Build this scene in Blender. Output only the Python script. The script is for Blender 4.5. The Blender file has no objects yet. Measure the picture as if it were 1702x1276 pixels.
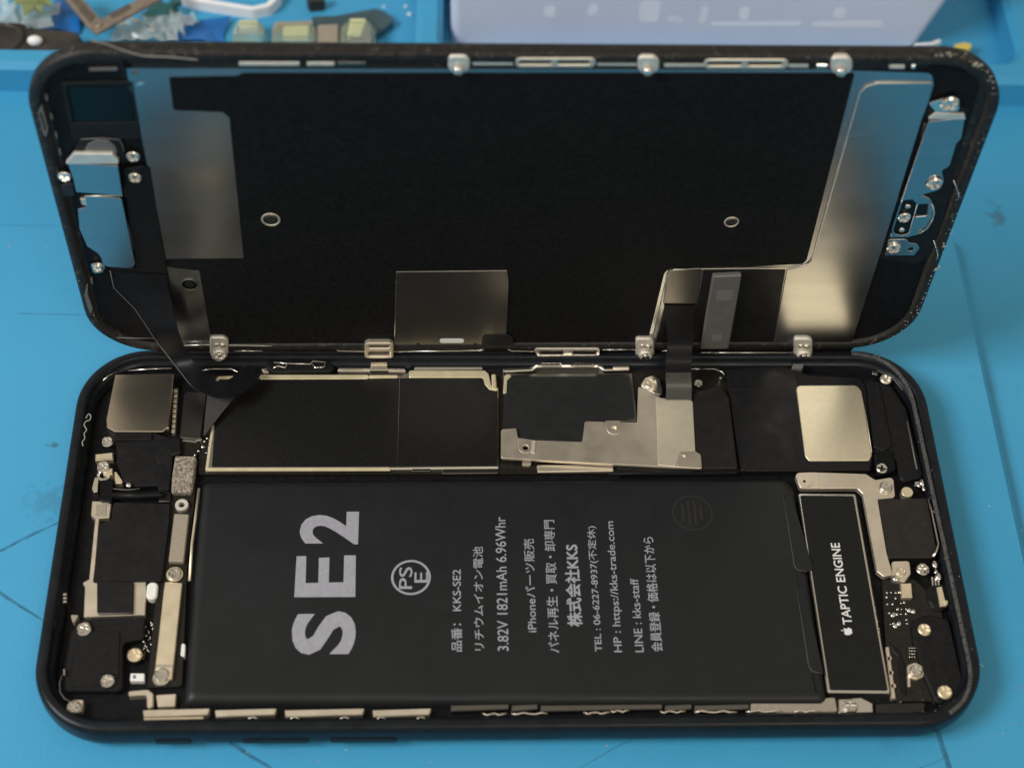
import bpy, bmesh, math, random
from mathutils import Vector, Matrix, Euler
from mathutils.geometry import tessellate_polygon
random.seed(7)
S = bpy.context.scene
C = S.collection
MM = 0.001
W, H = 1702, 1276

# ------------------------------------------------------------------ camera
F = 2761.0
cam_d = bpy.data.cameras.new('camera')
cam = bpy.data.objects.new('camera', cam_d); C.objects.link(cam)
CAM = Vector((-10.09, -99.16, 230.73))
ROT = Euler((0.61696, -0.03386, -0.02390), 'XYZ')
cam.location = CAM * MM
cam.rotation_euler = ROT
cam_d.sensor_width = 36.0
cam_d.lens = 36.0 * F / W
cam_d.clip_start = 0.01
cam_d.clip_end = 20.0
cam_d.dof.use_dof = True
cam_d.dof.focus_distance = 0.268
cam_d.dof.aperture_fstop = 17.0
S.camera = cam

# ------------------------------------------------------------------ light
w = bpy.data.worlds.new('World'); S.world = w; w.use_nodes = True
WB = w.node_tree.nodes['Background']
WB.inputs[0].default_value = (1.0, 0.89, 0.71, 1)
WB.inputs[1].default_value = 0.45

def area(name, loc, target, sx, sy, power, col):
    d = bpy.data.lights.new(name, 'AREA'); d.shape = 'RECTANGLE'
    d.size, d.size_y, d.energy, d.color = sx, sy, power, col
    o = bpy.data.objects.new(name, d); C.objects.link(o)
    o.location = loc
    o.rotation_euler = (Vector(target) - Vector(loc)).to_track_quat('-Z', 'Y').to_euler()
    return o
area('left_lamp', (-0.46, -0.10, 0.50), (-0.02, 0.03, 0), 0.26, 0.22, 3.3, (0.97, 0.98, 1.0))
area('front_lamp', (0.22, -0.60, 0.86), (0.03, 0.03, 0), 0.30, 0.22, 1.8, (1.0, 0.92, 0.78))

S.view_settings.view_transform = 'Standard'
S.view_settings.look = 'None'
S.view_settings.exposure = 0.0
S.view_settings.gamma = 1.0
S.view_settings.use_curve_mapping = False
S.cycles.max_bounces = 8

# ------------------------------------------------------------------ frames (millimetres)
RM = ROT.to_matrix()
def ray(px, py):
    return (RM @ Vector(((px - W/2) / F, -(py - H/2) / F, -1.0))).normalized()
def hit(px, py, p, n):
    d = ray(px, py)
    return CAM + d * ((p - CAM).dot(n) / d.dot(n))
BODY0 = Vector((0, 33.65, 0))
LID_LOC = Vector((0.45, 67.35, 7.15))
_lr = Euler((-0.01223, 0.00632, 0.0103), 'XYZ').to_matrix()
LID_M = (Matrix.Translation(LID_LOC) @ (_lr @ Matrix(((1, 0, 0), (0, 0, -1), (0, 1, 0)))).to_4x4())
LID_I = LID_M.inverted()
def B(px, py, z):                       # a point of the phone body at height z
    q = hit(px, py, Vector((0, 0, z)), Vector((0, 0, 1))) - BODY0
    return Vector((q.x, q.y, z))
LN = LID_M.to_3x3() @ Vector((0, 0, 1))
def L(px, py, z):                       # a point of the open screen assembly, z out of its plane
    q = LID_I @ hit(px, py, LID_LOC + LN * z, LN)
    return Vector((q.x, q.y, z))
def Wd(px, py, z):                      # a point of the work surface at height z
    q = hit(px, py, Vector((0, 0, z)), Vector((0, 0, 1)))
    return Vector((q.x, q.y, z))
def toL(v): return LID_I @ v            # world mm -> screen assembly mm

# ------------------------------------------------------------------ materials
def mat(name, col, metal=0.0, rough=0.5, bump=0.0, bscale=2.0, var=0.0, vscale=0.6, spec=0.5, rvar=0.0, rscale=0.25,
        stretch=(1, 1, 1), trans=0.0, ior=1.45, coat=0.0, aniso=0.0, fleck=None):
    """scales are in cycles per millimetre"""
    m = bpy.data.materials.new(name); m.use_nodes = True
    nt = m.node_tree; N = nt.nodes; K = nt.links
    p = N['Principled BSDF']
    p.inputs['Base Color'].default_value = (*col, 1)
    p.inputs['Metallic'].default_value = metal
    p.inputs['Roughness'].default_value = rough
    p.inputs['Specular IOR Level'].default_value = spec
    p.inputs['Transmission Weight'].default_value = trans
    p.inputs['IOR'].default_value = ior
    p.inputs['Coat Weight'].default_value = coat
    tc = N.new('ShaderNodeTexCoord')
    mp = N.new('ShaderNodeMapping'); mp.inputs['Scale'].default_value = stretch
    K.new(tc.outputs['Object'], mp.inputs['Vector'])
    def noise(scale, detail=3.0):
        n = N.new('ShaderNodeTexNoise'); n.inputs['Scale'].default_value = scale / MM
        n.inputs['Detail'].default_value = detail
        K.new(mp.outputs['Vector'], n.inputs['Vector']); return n.outputs['Fac']
    def rng(s, a, b, c, d):
        r = N.new('ShaderNodeMapRange'); r.inputs[1].default_value = a; r.inputs[2].default_value = b
        r.inputs[3].default_value = c; r.inputs[4].default_value = d
        K.new(s, r.inputs[0]); return r.outputs[0]
    last = None
    if var or fleck:
        mx = N.new('ShaderNodeMix'); mx.data_type = 'RGBA'; mx.blend_type = 'MULTIPLY'
        mx.inputs[0].default_value = 1.0
        mx.inputs[6].default_value = (*col, 1)
        K.new(rng(noise(vscale, 4.0), 0.3, 0.7, 1 - var, 1 + var), mx.inputs[7])
        last = mx.outputs[2]
        if fleck:                       # fleck = (colour, scale, threshold)
            f2 = N.new('ShaderNodeMix'); f2.data_type = 'RGBA'
            K.new(rng(noise(max(fleck[1:]), 3.0), min(fleck[1:]), min(fleck[1:]) + 0.10, 0, 1), f2.inputs[0])
            K.new(last, f2.inputs[6]); f2.inputs[7].default_value = (*fleck[0], 1); last = f2.outputs[2]
        K.new(last, p.inputs['Base Color'])
    if rvar:
        K.new(rng(noise(rscale, 3.0), 0.3, 0.7, max(rough - rvar, 0.02), min(rough + rvar, 1)), p.inputs['Roughness'])
    if bump:
        b = N.new('ShaderNodeBump'); b.inputs['Strength'].default_value = 1.0
        b.inputs['Distance'].default_value = bump * MM
        K.new(noise(bscale, 4.0), b.inputs['Height']); K.new(b.outputs['Normal'], p.inputs['Normal'])
    return m

M = {}
M['steel'] = mat('brushed_steel_plate', (0.40, 0.41, 0.415), 1.0, 0.25, bump=0.0012, bscale=0.5, rvar=0.04, rscale=0.05, stretch=(0.35, 2.2, 1), var=0.04, vscale=0.3)
M['steel_dark'] = mat('dull_steel_plate', (0.21, 0.20, 0.19), 1.0, 0.30, bump=0.003, bscale=1.0, var=0.08, vscale=0.15)
M['silver'] = mat('silver_screw_metal', (0.78, 0.75, 0.70), 1.0, 0.22, bump=0.006, bscale=3.0)
M['bright'] = mat('polished_metal', (0.86, 0.82, 0.74), 1.0, 0.26, bump=0.004, bscale=1.5)
M['nickel'] = mat('matte_nickel', (0.80, 0.71, 0.58), 0.8, 0.38, bump=0.003, bscale=4.0, var=0.06, vscale=0.4, rvar=0.06, rscale=0.2)
M['gold'] = mat('pale_gold_metal', (0.94, 0.82, 0.60), 0.8, 0.36, bump=0.004, bscale=2.0, var=0.08, vscale=0.5)
M['satin'] = mat('satin_bright_metal', (0.80, 0.75, 0.67), 0.75, 0.55, bump=0.01, bscale=2.0, var=0.08, vscale=0.6)
M['nickel_glare'] = mat('painted_nickel_glare', (0.92, 0.84, 0.66), 0.65, 0.34, bump=0.03, bscale=0.12, var=0.05, vscale=0.6)  # paler than the nickel: lamp glare painted into the colour
M['lip'] = mat('yellow_plated_edge', (0.86, 0.76, 0.50), 0.6, 0.5, bump=0.01, bscale=1.0, var=0.1, vscale=0.4)
M['foil'] = mat('speaker_foil', (0.92, 0.82, 0.61), 0.78, 0.34, bump=0.08, bscale=0.09, var=0.04, vscale=1.2)
M['foam'] = mat('woven_foam_pad', (0.30, 0.26, 0.21), 0.3, 0.65, bump=0.06, bscale=3.0, var=0.75, vscale=2.6)
M['beige'] = mat('beige_pad', (0.40, 0.35, 0.28), 0.4, 0.5, bump=0.01, bscale=5.0, var=0.12, vscale=3.0)
M['graphite'] = mat('black_graphite_film', (0.0068, 0.0068, 0.0070), 0.0, 0.60, bump=0.02, bscale=2.5, var=0.45, vscale=1.8, spec=0.16)
M['nickel_gloss'] = mat('brushed_camera_can', (0.70, 0.62, 0.50), 1.0, 0.26, bump=0.03, bscale=0.12, var=0.04, vscale=0.5)
M['worn'] = mat('worn_edge', (0.030, 0.030, 0.031), 0.0, 0.65, bump=0.02, bscale=4.0, var=0.5, vscale=2.0, fleck=((0.085, 0.083, 0.08), 0.42, 3.5))
M['film'] = mat('black_plastic_film', (0.008, 0.008, 0.009), 0.0, 0.42, bump=0.02, bscale=0.5, var=0.3, vscale=1.0, spec=0.35, rvar=0.1, rscale=0.3)
M['cable_grey'] = mat('grey_flex_tail', (0.040, 0.039, 0.037), 0.0, 0.45, bump=0.01, bscale=1.0, var=0.2, vscale=1.0)
M['flex'] = mat('black_flex_cable', (0.008, 0.008, 0.009), 0.0, 0.40, bump=0.03, bscale=0.35, var=0.2, vscale=1.0, spec=0.2)
M['plastic'] = mat('black_moulded_plastic', (0.010, 0.010, 0.011), 0.0, 0.45, bump=0.006, bscale=5.0, var=0.3, vscale=1.5, spec=0.22)
M['alu'] = mat('black_anodised_aluminium', (0.008, 0.010, 0.013), 0.0, 0.32, bump=0.002, bscale=12.0, var=0.2, vscale=0.4, spec=0.25, rvar=0.08, rscale=0.2)
M['rim'] = mat('dusty_black_rim', (0.014, 0.013, 0.012), 0.0, 0.5, bump=0.03, bscale=1.2, var=0.4, vscale=0.8, spec=0.4, fleck=((0.050, 0.044, 0.037), 0.60, 0.9))
M['cavity'] = mat('dark_cavity', (0.006, 0.006, 0.007), 0.0, 0.5, bump=0.02, bscale=1.5, var=0.4, vscale=1.2, spec=0.15)
M['pcb'] = mat('dark_circuit_board', (0.012, 0.010, 0.008), 0.0, 0.4, bump=0.01, bscale=3.0, var=0.4, vscale=2.0, spec=0.4)
M['battery'] = mat('battery_wrap', (0.0125, 0.0140, 0.0155), 0.0, 0.44, bump=0.03, bscale=0.14, var=0.07, vscale=0.5, spec=0.34, rvar=0.08, rscale=0.12)
M['sticker'] = mat('black_heat_sticker', (0.011, 0.011, 0.011), 0.0, 0.28, bump=0.006, bscale=0.25, var=0.25, vscale=2.0, spec=0.55)
M['cover_grey'] = mat('dark_grey_sticker', (0.019, 0.020, 0.021), 0.0, 0.42, bump=0.01, bscale=0.3, var=0.12, vscale=0.8, spec=0.4)
M['cable_sheen'] = mat('painted_flex_sheen', (0.048, 0.050, 0.043), 0.0, 0.34, bump=0.02, bscale=0.4, var=0.15, vscale=0.8, spec=0.5)  # lighter than the flex, standing in for light on its bend
M['tape'] = mat('brown_black_tape', (0.016, 0.013, 0.012), 0.0, 0.36, bump=0.02, bscale=0.4, var=0.25, vscale=0.7, spec=0.5)
M['label'] = mat('black_label', (0.008, 0.009, 0.009), 0.0, 0.5, var=0.2, vscale=2.0, spec=0.3)
M['ink'] = mat('grey_ink', (0.33, 0.33, 0.375), 0.0, 0.6, var=0.08, vscale=1.5)
M['white_ink'] = mat('white_ink', (0.75, 0.75, 0.75), 0.0, 0.6)
M['faint_ink'] = mat('faint_red_ink', (0.019, 0.0165, 0.0175), 0.0, 0.55)
M['ic'] = mat('grey_chip_cover', (0.14, 0.132, 0.126), 0.2, 0.45, bump=0.006, bscale=3.0, var=0.08, vscale=0.6)
M['ic_pale'] = mat('pale_chip_print', (0.17, 0.16, 0.155), 0.1, 0.55, var=0.25, vscale=4.0)
M['white'] = mat('white_pad', (0.80, 0.80, 0.77), 0.0, 0.5, bump=0.01, bscale=2.0)
M['dust'] = mat('pale_dust_chip', (0.42, 0.38, 0.31), 0.0, 0.8, var=0.5, vscale=1.5)
M['hair'] = mat('pale_glue_thread', (0.33, 0.31, 0.27), 0.0, 0.5)
M['solder'] = mat('solder', (0.62, 0.60, 0.56), 1.0, 0.3)
M['hole'] = mat('dark_hole', (0.004, 0.004, 0.004), 0.0, 0.7, spec=0.1)
M['glass'] = mat('dark_glass_window', (0.004, 0.010, 0.012), 0.0, 0.25, bump=0.01, bscale=2.0, spec=0.25)

# work mat: silicone with smudges and faint mottling
def mat_silicone():
    m = bpy.data.materials.new('blue_silicone'); m.use_nodes = True
    nt = m.node_tree; N = nt.nodes; K = nt.links; p = N['Principled BSDF']
    p.inputs['Roughness'].default_value = 0.48
    p.inputs['Specular IOR Level'].default_value = 0.38
    tc = N.new('ShaderNodeTexCoord')
    def noise(scale, det=4.0):
        n = N.new('ShaderNodeTexNoise'); n.inputs['Scale'].default_value = scale / MM; n.inputs['Detail'].default_value = det
        K.new(tc.outputs['Object'], n.inputs['Vector']); return n.outputs['Fac']
    def rng(s, a, b, c, d):
        r = N.new('ShaderNodeMapRange'); r.inputs[1].default_value = a; r.inputs[2].default_value = b
        r.inputs[3].default_value = c; r.inputs[4].default_value = d
        K.new(s, r.inputs[0]); return r.outputs[0]
    def mix(a, b, f):
        x = N.new('ShaderNodeMix'); x.data_type = 'RGBA'
        for i, v in ((6, a), (7, b)):
            if isinstance(v, tuple): x.inputs[i].default_value = (*v, 1)
            else: K.new(v, x.inputs[i])
        K.new(f, x.inputs[0]); return x.outputs[2]
    col = mix((0.044, 0.312, 0.555), (0.058, 0.348, 0.60), rng(noise(0.012), 0.35, 0.65, 0, 1))
    col = mix(col, (0.040, 0.265, 0.49), rng(noise(0.35), 0.62, 0.85, 0, 0.5))
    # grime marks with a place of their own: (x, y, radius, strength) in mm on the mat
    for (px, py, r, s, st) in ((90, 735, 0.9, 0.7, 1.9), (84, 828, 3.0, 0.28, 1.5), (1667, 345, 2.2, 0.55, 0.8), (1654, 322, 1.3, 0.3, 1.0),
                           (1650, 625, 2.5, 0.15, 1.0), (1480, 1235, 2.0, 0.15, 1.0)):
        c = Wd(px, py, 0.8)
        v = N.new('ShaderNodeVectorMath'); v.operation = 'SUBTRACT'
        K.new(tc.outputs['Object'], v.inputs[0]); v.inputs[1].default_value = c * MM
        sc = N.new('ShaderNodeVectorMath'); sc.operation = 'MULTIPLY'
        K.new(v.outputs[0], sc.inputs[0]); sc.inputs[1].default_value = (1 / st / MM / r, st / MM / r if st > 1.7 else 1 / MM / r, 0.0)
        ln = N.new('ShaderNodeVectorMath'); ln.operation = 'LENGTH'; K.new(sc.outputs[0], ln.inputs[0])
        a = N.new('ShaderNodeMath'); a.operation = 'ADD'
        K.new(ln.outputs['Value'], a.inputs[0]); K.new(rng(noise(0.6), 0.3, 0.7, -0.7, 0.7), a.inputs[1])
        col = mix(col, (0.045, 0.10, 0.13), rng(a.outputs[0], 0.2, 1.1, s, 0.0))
    K.new(col, p.inputs['Base Color'])
    K.new(rng(noise(0.08), 0.3, 0.7, 0.40, 0.56), p.inputs['Roughness'])
    b = N.new('ShaderNodeBump'); b.inputs['Distance'].default_value = 0.045 * MM
    K.new(noise(1.6, 5.0), b.inputs['Height']); K.new(b.outputs['Normal'], p.inputs['Normal'])
    return m
M['mat'] = mat_silicone()
M['cut'] = mat('shaded_knife_score', (0.030, 0.18, 0.32), 0.0, 0.7, var=0.4, vscale=0.5)  # dark blue stands for the shade inside the cuts

# ------------------------------------------------------------------ mesh builders
def link(name, me, m, parent=None, loc=None):
    o = bpy.data.objects.new(name, me); C.objects.link(o)
    if m: me.materials.append(M[m] if isinstance(m, str) else m)
    if parent is not None: o.parent = parent
    if loc is not None: o.location = Vector(loc) * MM
    return o
def mesh(name, vs, fs, smooth=False):
    me = bpy.data.meshes.new(name)
    me.from_pydata([Vector(v) * MM for v in vs], [], fs)
    bm = bmesh.new(); bm.from_mesh(me); bmesh.ops.recalc_face_normals(bm, faces=bm.faces[:]); bm.to_mesh(me); bm.free()
    if smooth:
        for f in me.polygons: f.use_smooth = True
    return me
def ccw(p):
    a = sum(p[i].x * p[(i+1) % len(p)].y - p[(i+1) % len(p)].x * p[i].y for i in range(len(p)))
    return p if a > 0 else p[::-1]
def fillet(p, r, seg=5, kfix=None):
    n = len(p); out = []
    for i in range(n):
        a, b, c = p[i-1], p[i], p[(i+1) % n]
        rr = r[i] if isinstance(r, (list, tuple)) else r
        u, v = (a - b), (c - b); lu, lv = u.length, v.length
        if rr <= 0 or lu < 1e-6 or lv < 1e-6: out.append(b); continue
        u, v = u / lu, v / lv
        cosang = max(-1, min(1, u.dot(v))); half = math.acos(cosang) / 2
        if half > 1.53 or half < 0.05: out.append(b); continue
        t = min(rr / math.tan(half), lu * 0.49, lv * 0.49); rr2 = t * math.tan(half)
        ctr = b + (u + v).normalized() * (rr2 / math.sin(half))
        p0, p1 = b + u * t - ctr, b + v * t - ctr
        ang = p0.angle_signed(p1) if p0.length > 1e-9 and p1.length > 1e-9 else 0
        k = kfix or max(2, int(seg * abs(ang) / 0.8) + 1)
        for j in range(k + 1):
            th = -ang * j / k
            out.append(ctr + Vector((p0.x * math.cos(th) - p0.y * math.sin(th), p0.x * math.sin(th) + p0.y * math.cos(th))))
    return out
def inset(p, d):
    n = len(p); out = []
    for i in range(n):
        a, b, c = p[i-1], p[i], p[(i+1) % n]
        e1, e2 = (b - a), (c - b)
        if e1.length < 1e-9: e1 = e2
        if e2.length < 1e-9: e2 = e1
        n1, n2 = Vector((-e1.y, e1.x)).normalized(), Vector((-e2.y, e2.x)).normalized()
        m_ = n1 + n2
        if m_.length < 1e-6: out.append(b + n1 * d); continue
        m_.normalize(); out.append(b + m_ * (d / max(m_.dot(n1), 0.45)))
    return out
def prism(name, outline, z0, z1, holes=(), bevel=0.06):
    """outline and holes: lists of 2-D mm points; the top edges are chamfered"""
    outline = ccw(outline); holes = [ccw(h) for h in holes]
    vs, fs = [], []
    def ring(pts, z):
        s = len(vs); vs.extend((p.x, p.y, z) for p in pts); return list(range(s, s + len(pts)))
    def band(a, b):
        n = len(a)
        for i in range(n): fs.append((a[i], a[(i+1) % n], b[(i+1) % n], b[i]))
    loops_top = []
    for k, lp in enumerate([outline] + holes):
        sgn = 1 if k == 0 else -1
        bot = ring(lp, z0); mid = ring(lp, z1 - bevel)
        band(bot, mid)
        if bevel > 0:
            ins = inset(lp, sgn * bevel); top = ring(ins, z1); band(mid, top)
        else: top = mid
        loops_top.append(top)
    polys = [[Vector(vs[i]) for i in lp] for lp in loops_top]
    flat = [i for lp in loops_top for i in lp]
    for t in tessellate_polygon(polys): fs.append(tuple(flat[i] for i in t))
    return mesh(name, vs, fs)
def V2(v): return Vector((v.x, v.y))
def circ(c, r, n=24): return [Vector((c[0] + r * math.cos(2*math.pi*i/n), c[1] + r * math.sin(2*math.pi*i/n))) for i in range(n)]
def fz(z, fr=B):                        # the shallow inside of the phone body: low parts sit just above its floor
    return z if fr is not B or z >= 4.2 else max(3.3 + (z - 1.0) * 0.28, 3.2)
def plate(name, parent, m, pts, z0, z1, r=0.25, bevel=0.06, holes=(), fr=B):
    """pts (and hole centres) are read off the photograph on the part's own plane; holes: (px, py, radius mm) or point lists"""
    z1 = fz(z1, fr)
    out = ccw([V2(fr(x, y, z1)) for x, y in pts])
    out = fillet(out, r)
    hs = []
    for h in holes:
        if isinstance(h[0], (int, float)): hs.append(circ(fr(h[0], h[1], z1), h[2]))
        else: hs.append(fillet(ccw([V2(fr(x, y, z1)) for x, y in h]), 0.2))
    return link(name, prism(name, out, z0, z1, hs, bevel), m, parent)
def sweep(name, parent, m, pts, r, n=8, flat=1.0):
    vs, fs = [], []
    k = len(pts)
    for i, p in enumerate(pts):
        t = (pts[min(i+1, k-1)] - pts[max(i-1, 0)]).normalized()
        up = Vector((0, 0, 1)) if abs(t.z) < 0.95 else Vector((0, 1, 0))
        a = t.cross(up).normalized(); b = a.cross(t)
        for j in range(n):
            th = 2 * math.pi * j / n
            vs.append(p + a * (r * math.cos(th)) + b * (r * flat * math.sin(th)))
    for i in range(k - 1):
        for j in range(n): fs.append((i*n + j, i*n + (j+1) % n, (i+1)*n + (j+1) % n, (i+1)*n + j))
    fs.append(tuple(range(n))); fs.append(tuple((k-1)*n + j for j in range(n)))
    return link(name, mesh(name, vs, fs, True), m, parent)
def smooth_sweep(name, parent, m, pts, r, n=8): return sweep(name, parent, m, catmull(pts, 5), r, n)
def catmull(p, k=6):
    q = [p[0]] + list(p) + [p[-1]]; out = []
    for i in range(1, len(q) - 2):
        for j in range(k):
            t = j / k
            out.append(0.5 * ((2*q[i]) + (q[i+1]-q[i-1])*t + (2*q[i-1]-5*q[i]+4*q[i+1]-q[i+2])*t*t + (3*q[i]-q[i-1]-3*q[i+1]+q[i+2])*t**3))
    out.append(p[-1]); return out
def ribbon(name, parent, m, pairs, th=0.10, k=8, cross=5):
    """a flexible band given by its two edges"""
    a = catmull([p[0] for p in pairs], k); b = catmull([p[1] for p in pairs], k)
    n = len(a); top, bot = [], []
    for i in range(n):
        t = (a[min(i+1, n-1)] + b[min(i+1, n-1)] - a[max(i-1, 0)] - b[max(i-1, 0)])
        nn = t.cross(b[i] - a[i]).normalized()
        for j in range(cross):
            q = a[i].lerp(b[i], j / (cross - 1)); top.append(q + nn * th/2); bot.append(q - nn * th/2)
    vs = top + bot; o = len(top); fs = []
    for i in range(n - 1):
        for j in range(cross - 1):
            x = i*cross + j
            fs.append((x, x+1, x+cross+1, x+cross)); fs.append((o+x, o+x+cross, o+x+cross+1, o+x+1))
        for x in (i*cross, i*cross + cross - 1): fs.append((x, x+cross, o+x+cross, o+x))
    for i in (0, n-1):
        for j in range(cross - 1):
            x = i*cross + j; fs.append((x, x+1, o+x+1, o+x))
    me = mesh(name, vs, fs, True); me.set_sharp_from_angle(angle=math.radians(40))
    return link(name, me, m, parent)
def empty(name, label=None, cat=None, loc=(0, 0, 0), group=None):
    o = bpy.data.objects.new(name, None); C.objects.link(o); o.empty_display_size = 0.005
    o.location = Vector(loc) * MM
    if label: o['label'] = label
    if cat: o['category'] = cat
    if group: o['group'] = group
    return o
def text(name, parent, m, body, p0, pe, pt, z, fr=B, bold=0.0, track=1.0, fat=0.0):
    """lettering printed flat: p0 first corner of its box on the base line, pe end of the base line, pt top of the first letter (photo points)"""
    c = bpy.data.curves.new(name, 'FONT'); c.body = body; c.offset = fat; c.resolution_u = 4; c.space_character = track
    o = bpy.data.objects.new(name, c); C.objects.link(o)
    bpy.context.view_layer.update()
    me = bpy.data.meshes.new_from_object(o.evaluated_get(bpy.context.evaluated_depsgraph_get()))
    bpy.data.objects.remove(o); me.name = name
    xs = [v.co.x for v in me.vertices]; ys = [v.co.y for v in me.vertices]
    x0, x1, y0, y1 = min(xs), max(xs), min(ys), max(ys)
    a = fr(*p0, z)
    ln = (fr(*pe, z) - a).length; ht = (fr(*pt, z) - a).length
    ex = Vector((0, 1, 0)); ey = Vector((-1, 0, 0))
    for v in me.vertices:
        v.co = (a + ex * ((v.co.x - x0) / (x1 - x0) * ln) + ey * ((v.co.y - y0) / (y1 - y0) * ht)) * MM
    me.materials.clear()
    if bold:                            # heavier strokes: the same outlines set again a hair to each side
        bm = bmesh.new(); hb = ht * bold
        for k, (dx, dy) in enumerate(((hb, 0), (-hb, 0), (0, hb), (0, -hb), (0.7*hb, 0.7*hb), (-0.7*hb, 0.7*hb), (0.7*hb, -0.7*hb), (-0.7*hb, -0.7*hb))):
            n0 = len(bm.verts); bm.from_mesh(me); bm.verts.ensure_lookup_table()
            for v in bm.verts[n0:]: v.co += Vector((dx, dy, 0.0008 * k)) * MM
        bm.to_mesh(me); bm.free()
    return link(name, me, m, parent)

# ------------------------------------------------------------------ setting: the blue work mat
def structure(o): o['kind'] = 'structure'; return o
def rect(x0, y0, x1, y1): return [Vector((x0, y0)), Vector((x1, y0)), Vector((x1, y1)), Vector((x0, y1))]
me = mesh('work_mat', [(-900, -700, -2.4), (900, -700, -2.4), (900, 1100, -2.4), (-900, 1100, -2.4)], [(0, 1, 2, 3)])
structure(link('work_mat', me, 'mat'))
# raised pad under the phone: rounded sheet, its far edge and right edge in the picture
rt = math.radians(-0.6)
def rot2(p, c): 
    d = p - c; return Vector((c.x + d.x*math.cos(rt) - d.y*math.sin(rt), c.y + d.x*math.sin(rt) + d.y*math.cos(rt)))
kc = V2(Wd(1590, 388, 0))
pad = [rot2(q, kc) for q in fillet(rect(kc.x - 420, -300, kc.x, kc.y), [2, 2, 3.0, 2], 8)]
structure(link('mat_pad', prism('mat_pad', pad, -2.5, 0.0, (), 0.9), 'mat'))
# ridge with two trays at the back
y_front = Wd(300, 117, 4.5).y
ya, yb = Wd(20, 82, 4.5).y, 400.0
xa, xb = Wd(690, 60, 4.5).x, Wd(735, 60, 4.5).x
xr = Wd(1684, 60, 4.5).x
rc = Vector((0, y_front))
out = [rot2(q, rc) for q in fillet(rect(-420, y_front, 420, 420), 2)]
h1 = [rot2(q, rc) for q in fillet(rect(-400, ya, xa, yb), 3.5)]
h2 = [rot2(q, rc) for q in fillet(rect(xb, ya + 0.2, xr, yb), 4.0, 8)]
structure(link('mat_tray_ridge', prism('mat_tray_ridge', out, -2.5, 4.5, (h1, h2), 1.2), 'mat'))
# knife scores in the silicone: thin strips, groove shade painted in dark blue
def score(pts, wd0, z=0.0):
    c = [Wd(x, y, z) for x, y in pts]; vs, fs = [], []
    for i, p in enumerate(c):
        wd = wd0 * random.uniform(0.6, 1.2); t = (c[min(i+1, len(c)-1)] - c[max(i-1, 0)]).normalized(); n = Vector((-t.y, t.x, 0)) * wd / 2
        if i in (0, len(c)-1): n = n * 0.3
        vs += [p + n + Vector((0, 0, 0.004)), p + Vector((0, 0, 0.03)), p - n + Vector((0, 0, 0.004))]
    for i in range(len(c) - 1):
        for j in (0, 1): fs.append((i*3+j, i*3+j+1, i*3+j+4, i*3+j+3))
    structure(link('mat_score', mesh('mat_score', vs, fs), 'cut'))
def seg(a, b, n=6, j=1.5): return [(a[0] + (b[0]-a[0])*i/n + random.uniform(-j, j)*(0 < i < n), a[1] + (b[1]-a[1])*i/n + random.uniform(-j, j)*(0 < i < n)) for i in range(n+1)]
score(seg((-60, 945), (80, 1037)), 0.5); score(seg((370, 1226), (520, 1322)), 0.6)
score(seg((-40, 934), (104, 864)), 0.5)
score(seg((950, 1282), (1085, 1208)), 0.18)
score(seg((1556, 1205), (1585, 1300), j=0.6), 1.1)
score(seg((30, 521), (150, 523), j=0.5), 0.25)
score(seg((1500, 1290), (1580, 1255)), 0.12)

# ------------------------------------------------------------------ the phone body
body = empty('smartphone_body', 'opened black smartphone body lying flat with battery and circuit parts exposed', 'smartphone', BODY0)
def rrect(wd, ht, r, cx=0, cy=0, n=10):
    return fillet(rect(cx - wd/2, cy - ht/2, cx + wd/2, cy + ht/2), r, n)
def loops(name, specs, wd, ht, r, cy=0, cap=True, cx=0):
    vs, fs, prev, n = [], [], None, 0
    for ins, z in specs:
        lp = rrect(wd - 2*ins, ht - 2*ins, max(r - ins, 0.6), cx, cy)
        s = len(vs); n = len(lp); vs += [(p.x, p.y, z) for p in lp]
        cur = list(range(s, s + n))
        if prev:
            for i in range(n): fs.append((prev[i], prev[(i+1) % n], cur[(i+1) % n], cur[i]))
        prev = cur
    if cap: fs.append(tuple(prev)); fs.append(tuple(range(n)))
    return vs, fs
vs, fs = loops('housing', [(2.6, 0.0), (1.2, 0.35), (0.45, 1.1), (0.1, 2.1), (0.0, 3.1), (0.05, 4.4), (0.12, 5.3), (0.35, 5.75), (0.75, 5.95),
                           (1.55, 6.0), (1.85, 5.85), (2.0, 5.4), (2.05, 4.9), (2.5, 4.75), (2.7, 4.5), (2.8, 0.8)], 140.7, 68.5, 11.2, cy=-0.42, cx=0.32)
hm = mesh('housing', vs, fs, True)
for p in hm.polygons:
    if len(p.vertices) > 4: p.use_smooth = False
housing = link('housing', hm, 'alu', body)
plate_floor = link('midframe', prism('midframe', rrect(134.8, 62.7, 8.2, 0.32, -0.42), 2.9, 3.1, (), 0.0), 'cavity', body)
# side buttons on the near long side
def button(pxa, pxb):
    a, b = B(pxa, 1236, 2.6).x, B(pxb, 1236, 2.6).x
    lp = fillet([Vector((x, z)) for x, z in ((a, 1.9), (b, 1.9), (b, 3.3), (a, 3.3))], 0.65)
    vs = [(p.x, -34.3, p.y) for p in lp] + [(p.x, -34.72, p.y) for p in lp] ; n = len(lp)
    ctr = ((a + b)/2, 2.6)
    vs += [(ctr[0] + (p.x - ctr[0])*0.985, -34.84, ctr[1] + (p.y - ctr[1])*0.75) for p in lp]
    fs = [(i, (i+1) % n, n + (i+1) % n, n + i) for i in range(n)] + [(n+i, n+(i+1) % n, 2*n+(i+1) % n, 2*n+i) for i in range(n)] + [tuple(range(2*n, 3*n))]
    return link('side_button', mesh('side_button', vs, fs), 'alu', body)
button(257, 318); button(402, 514); button(548, 660)

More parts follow.
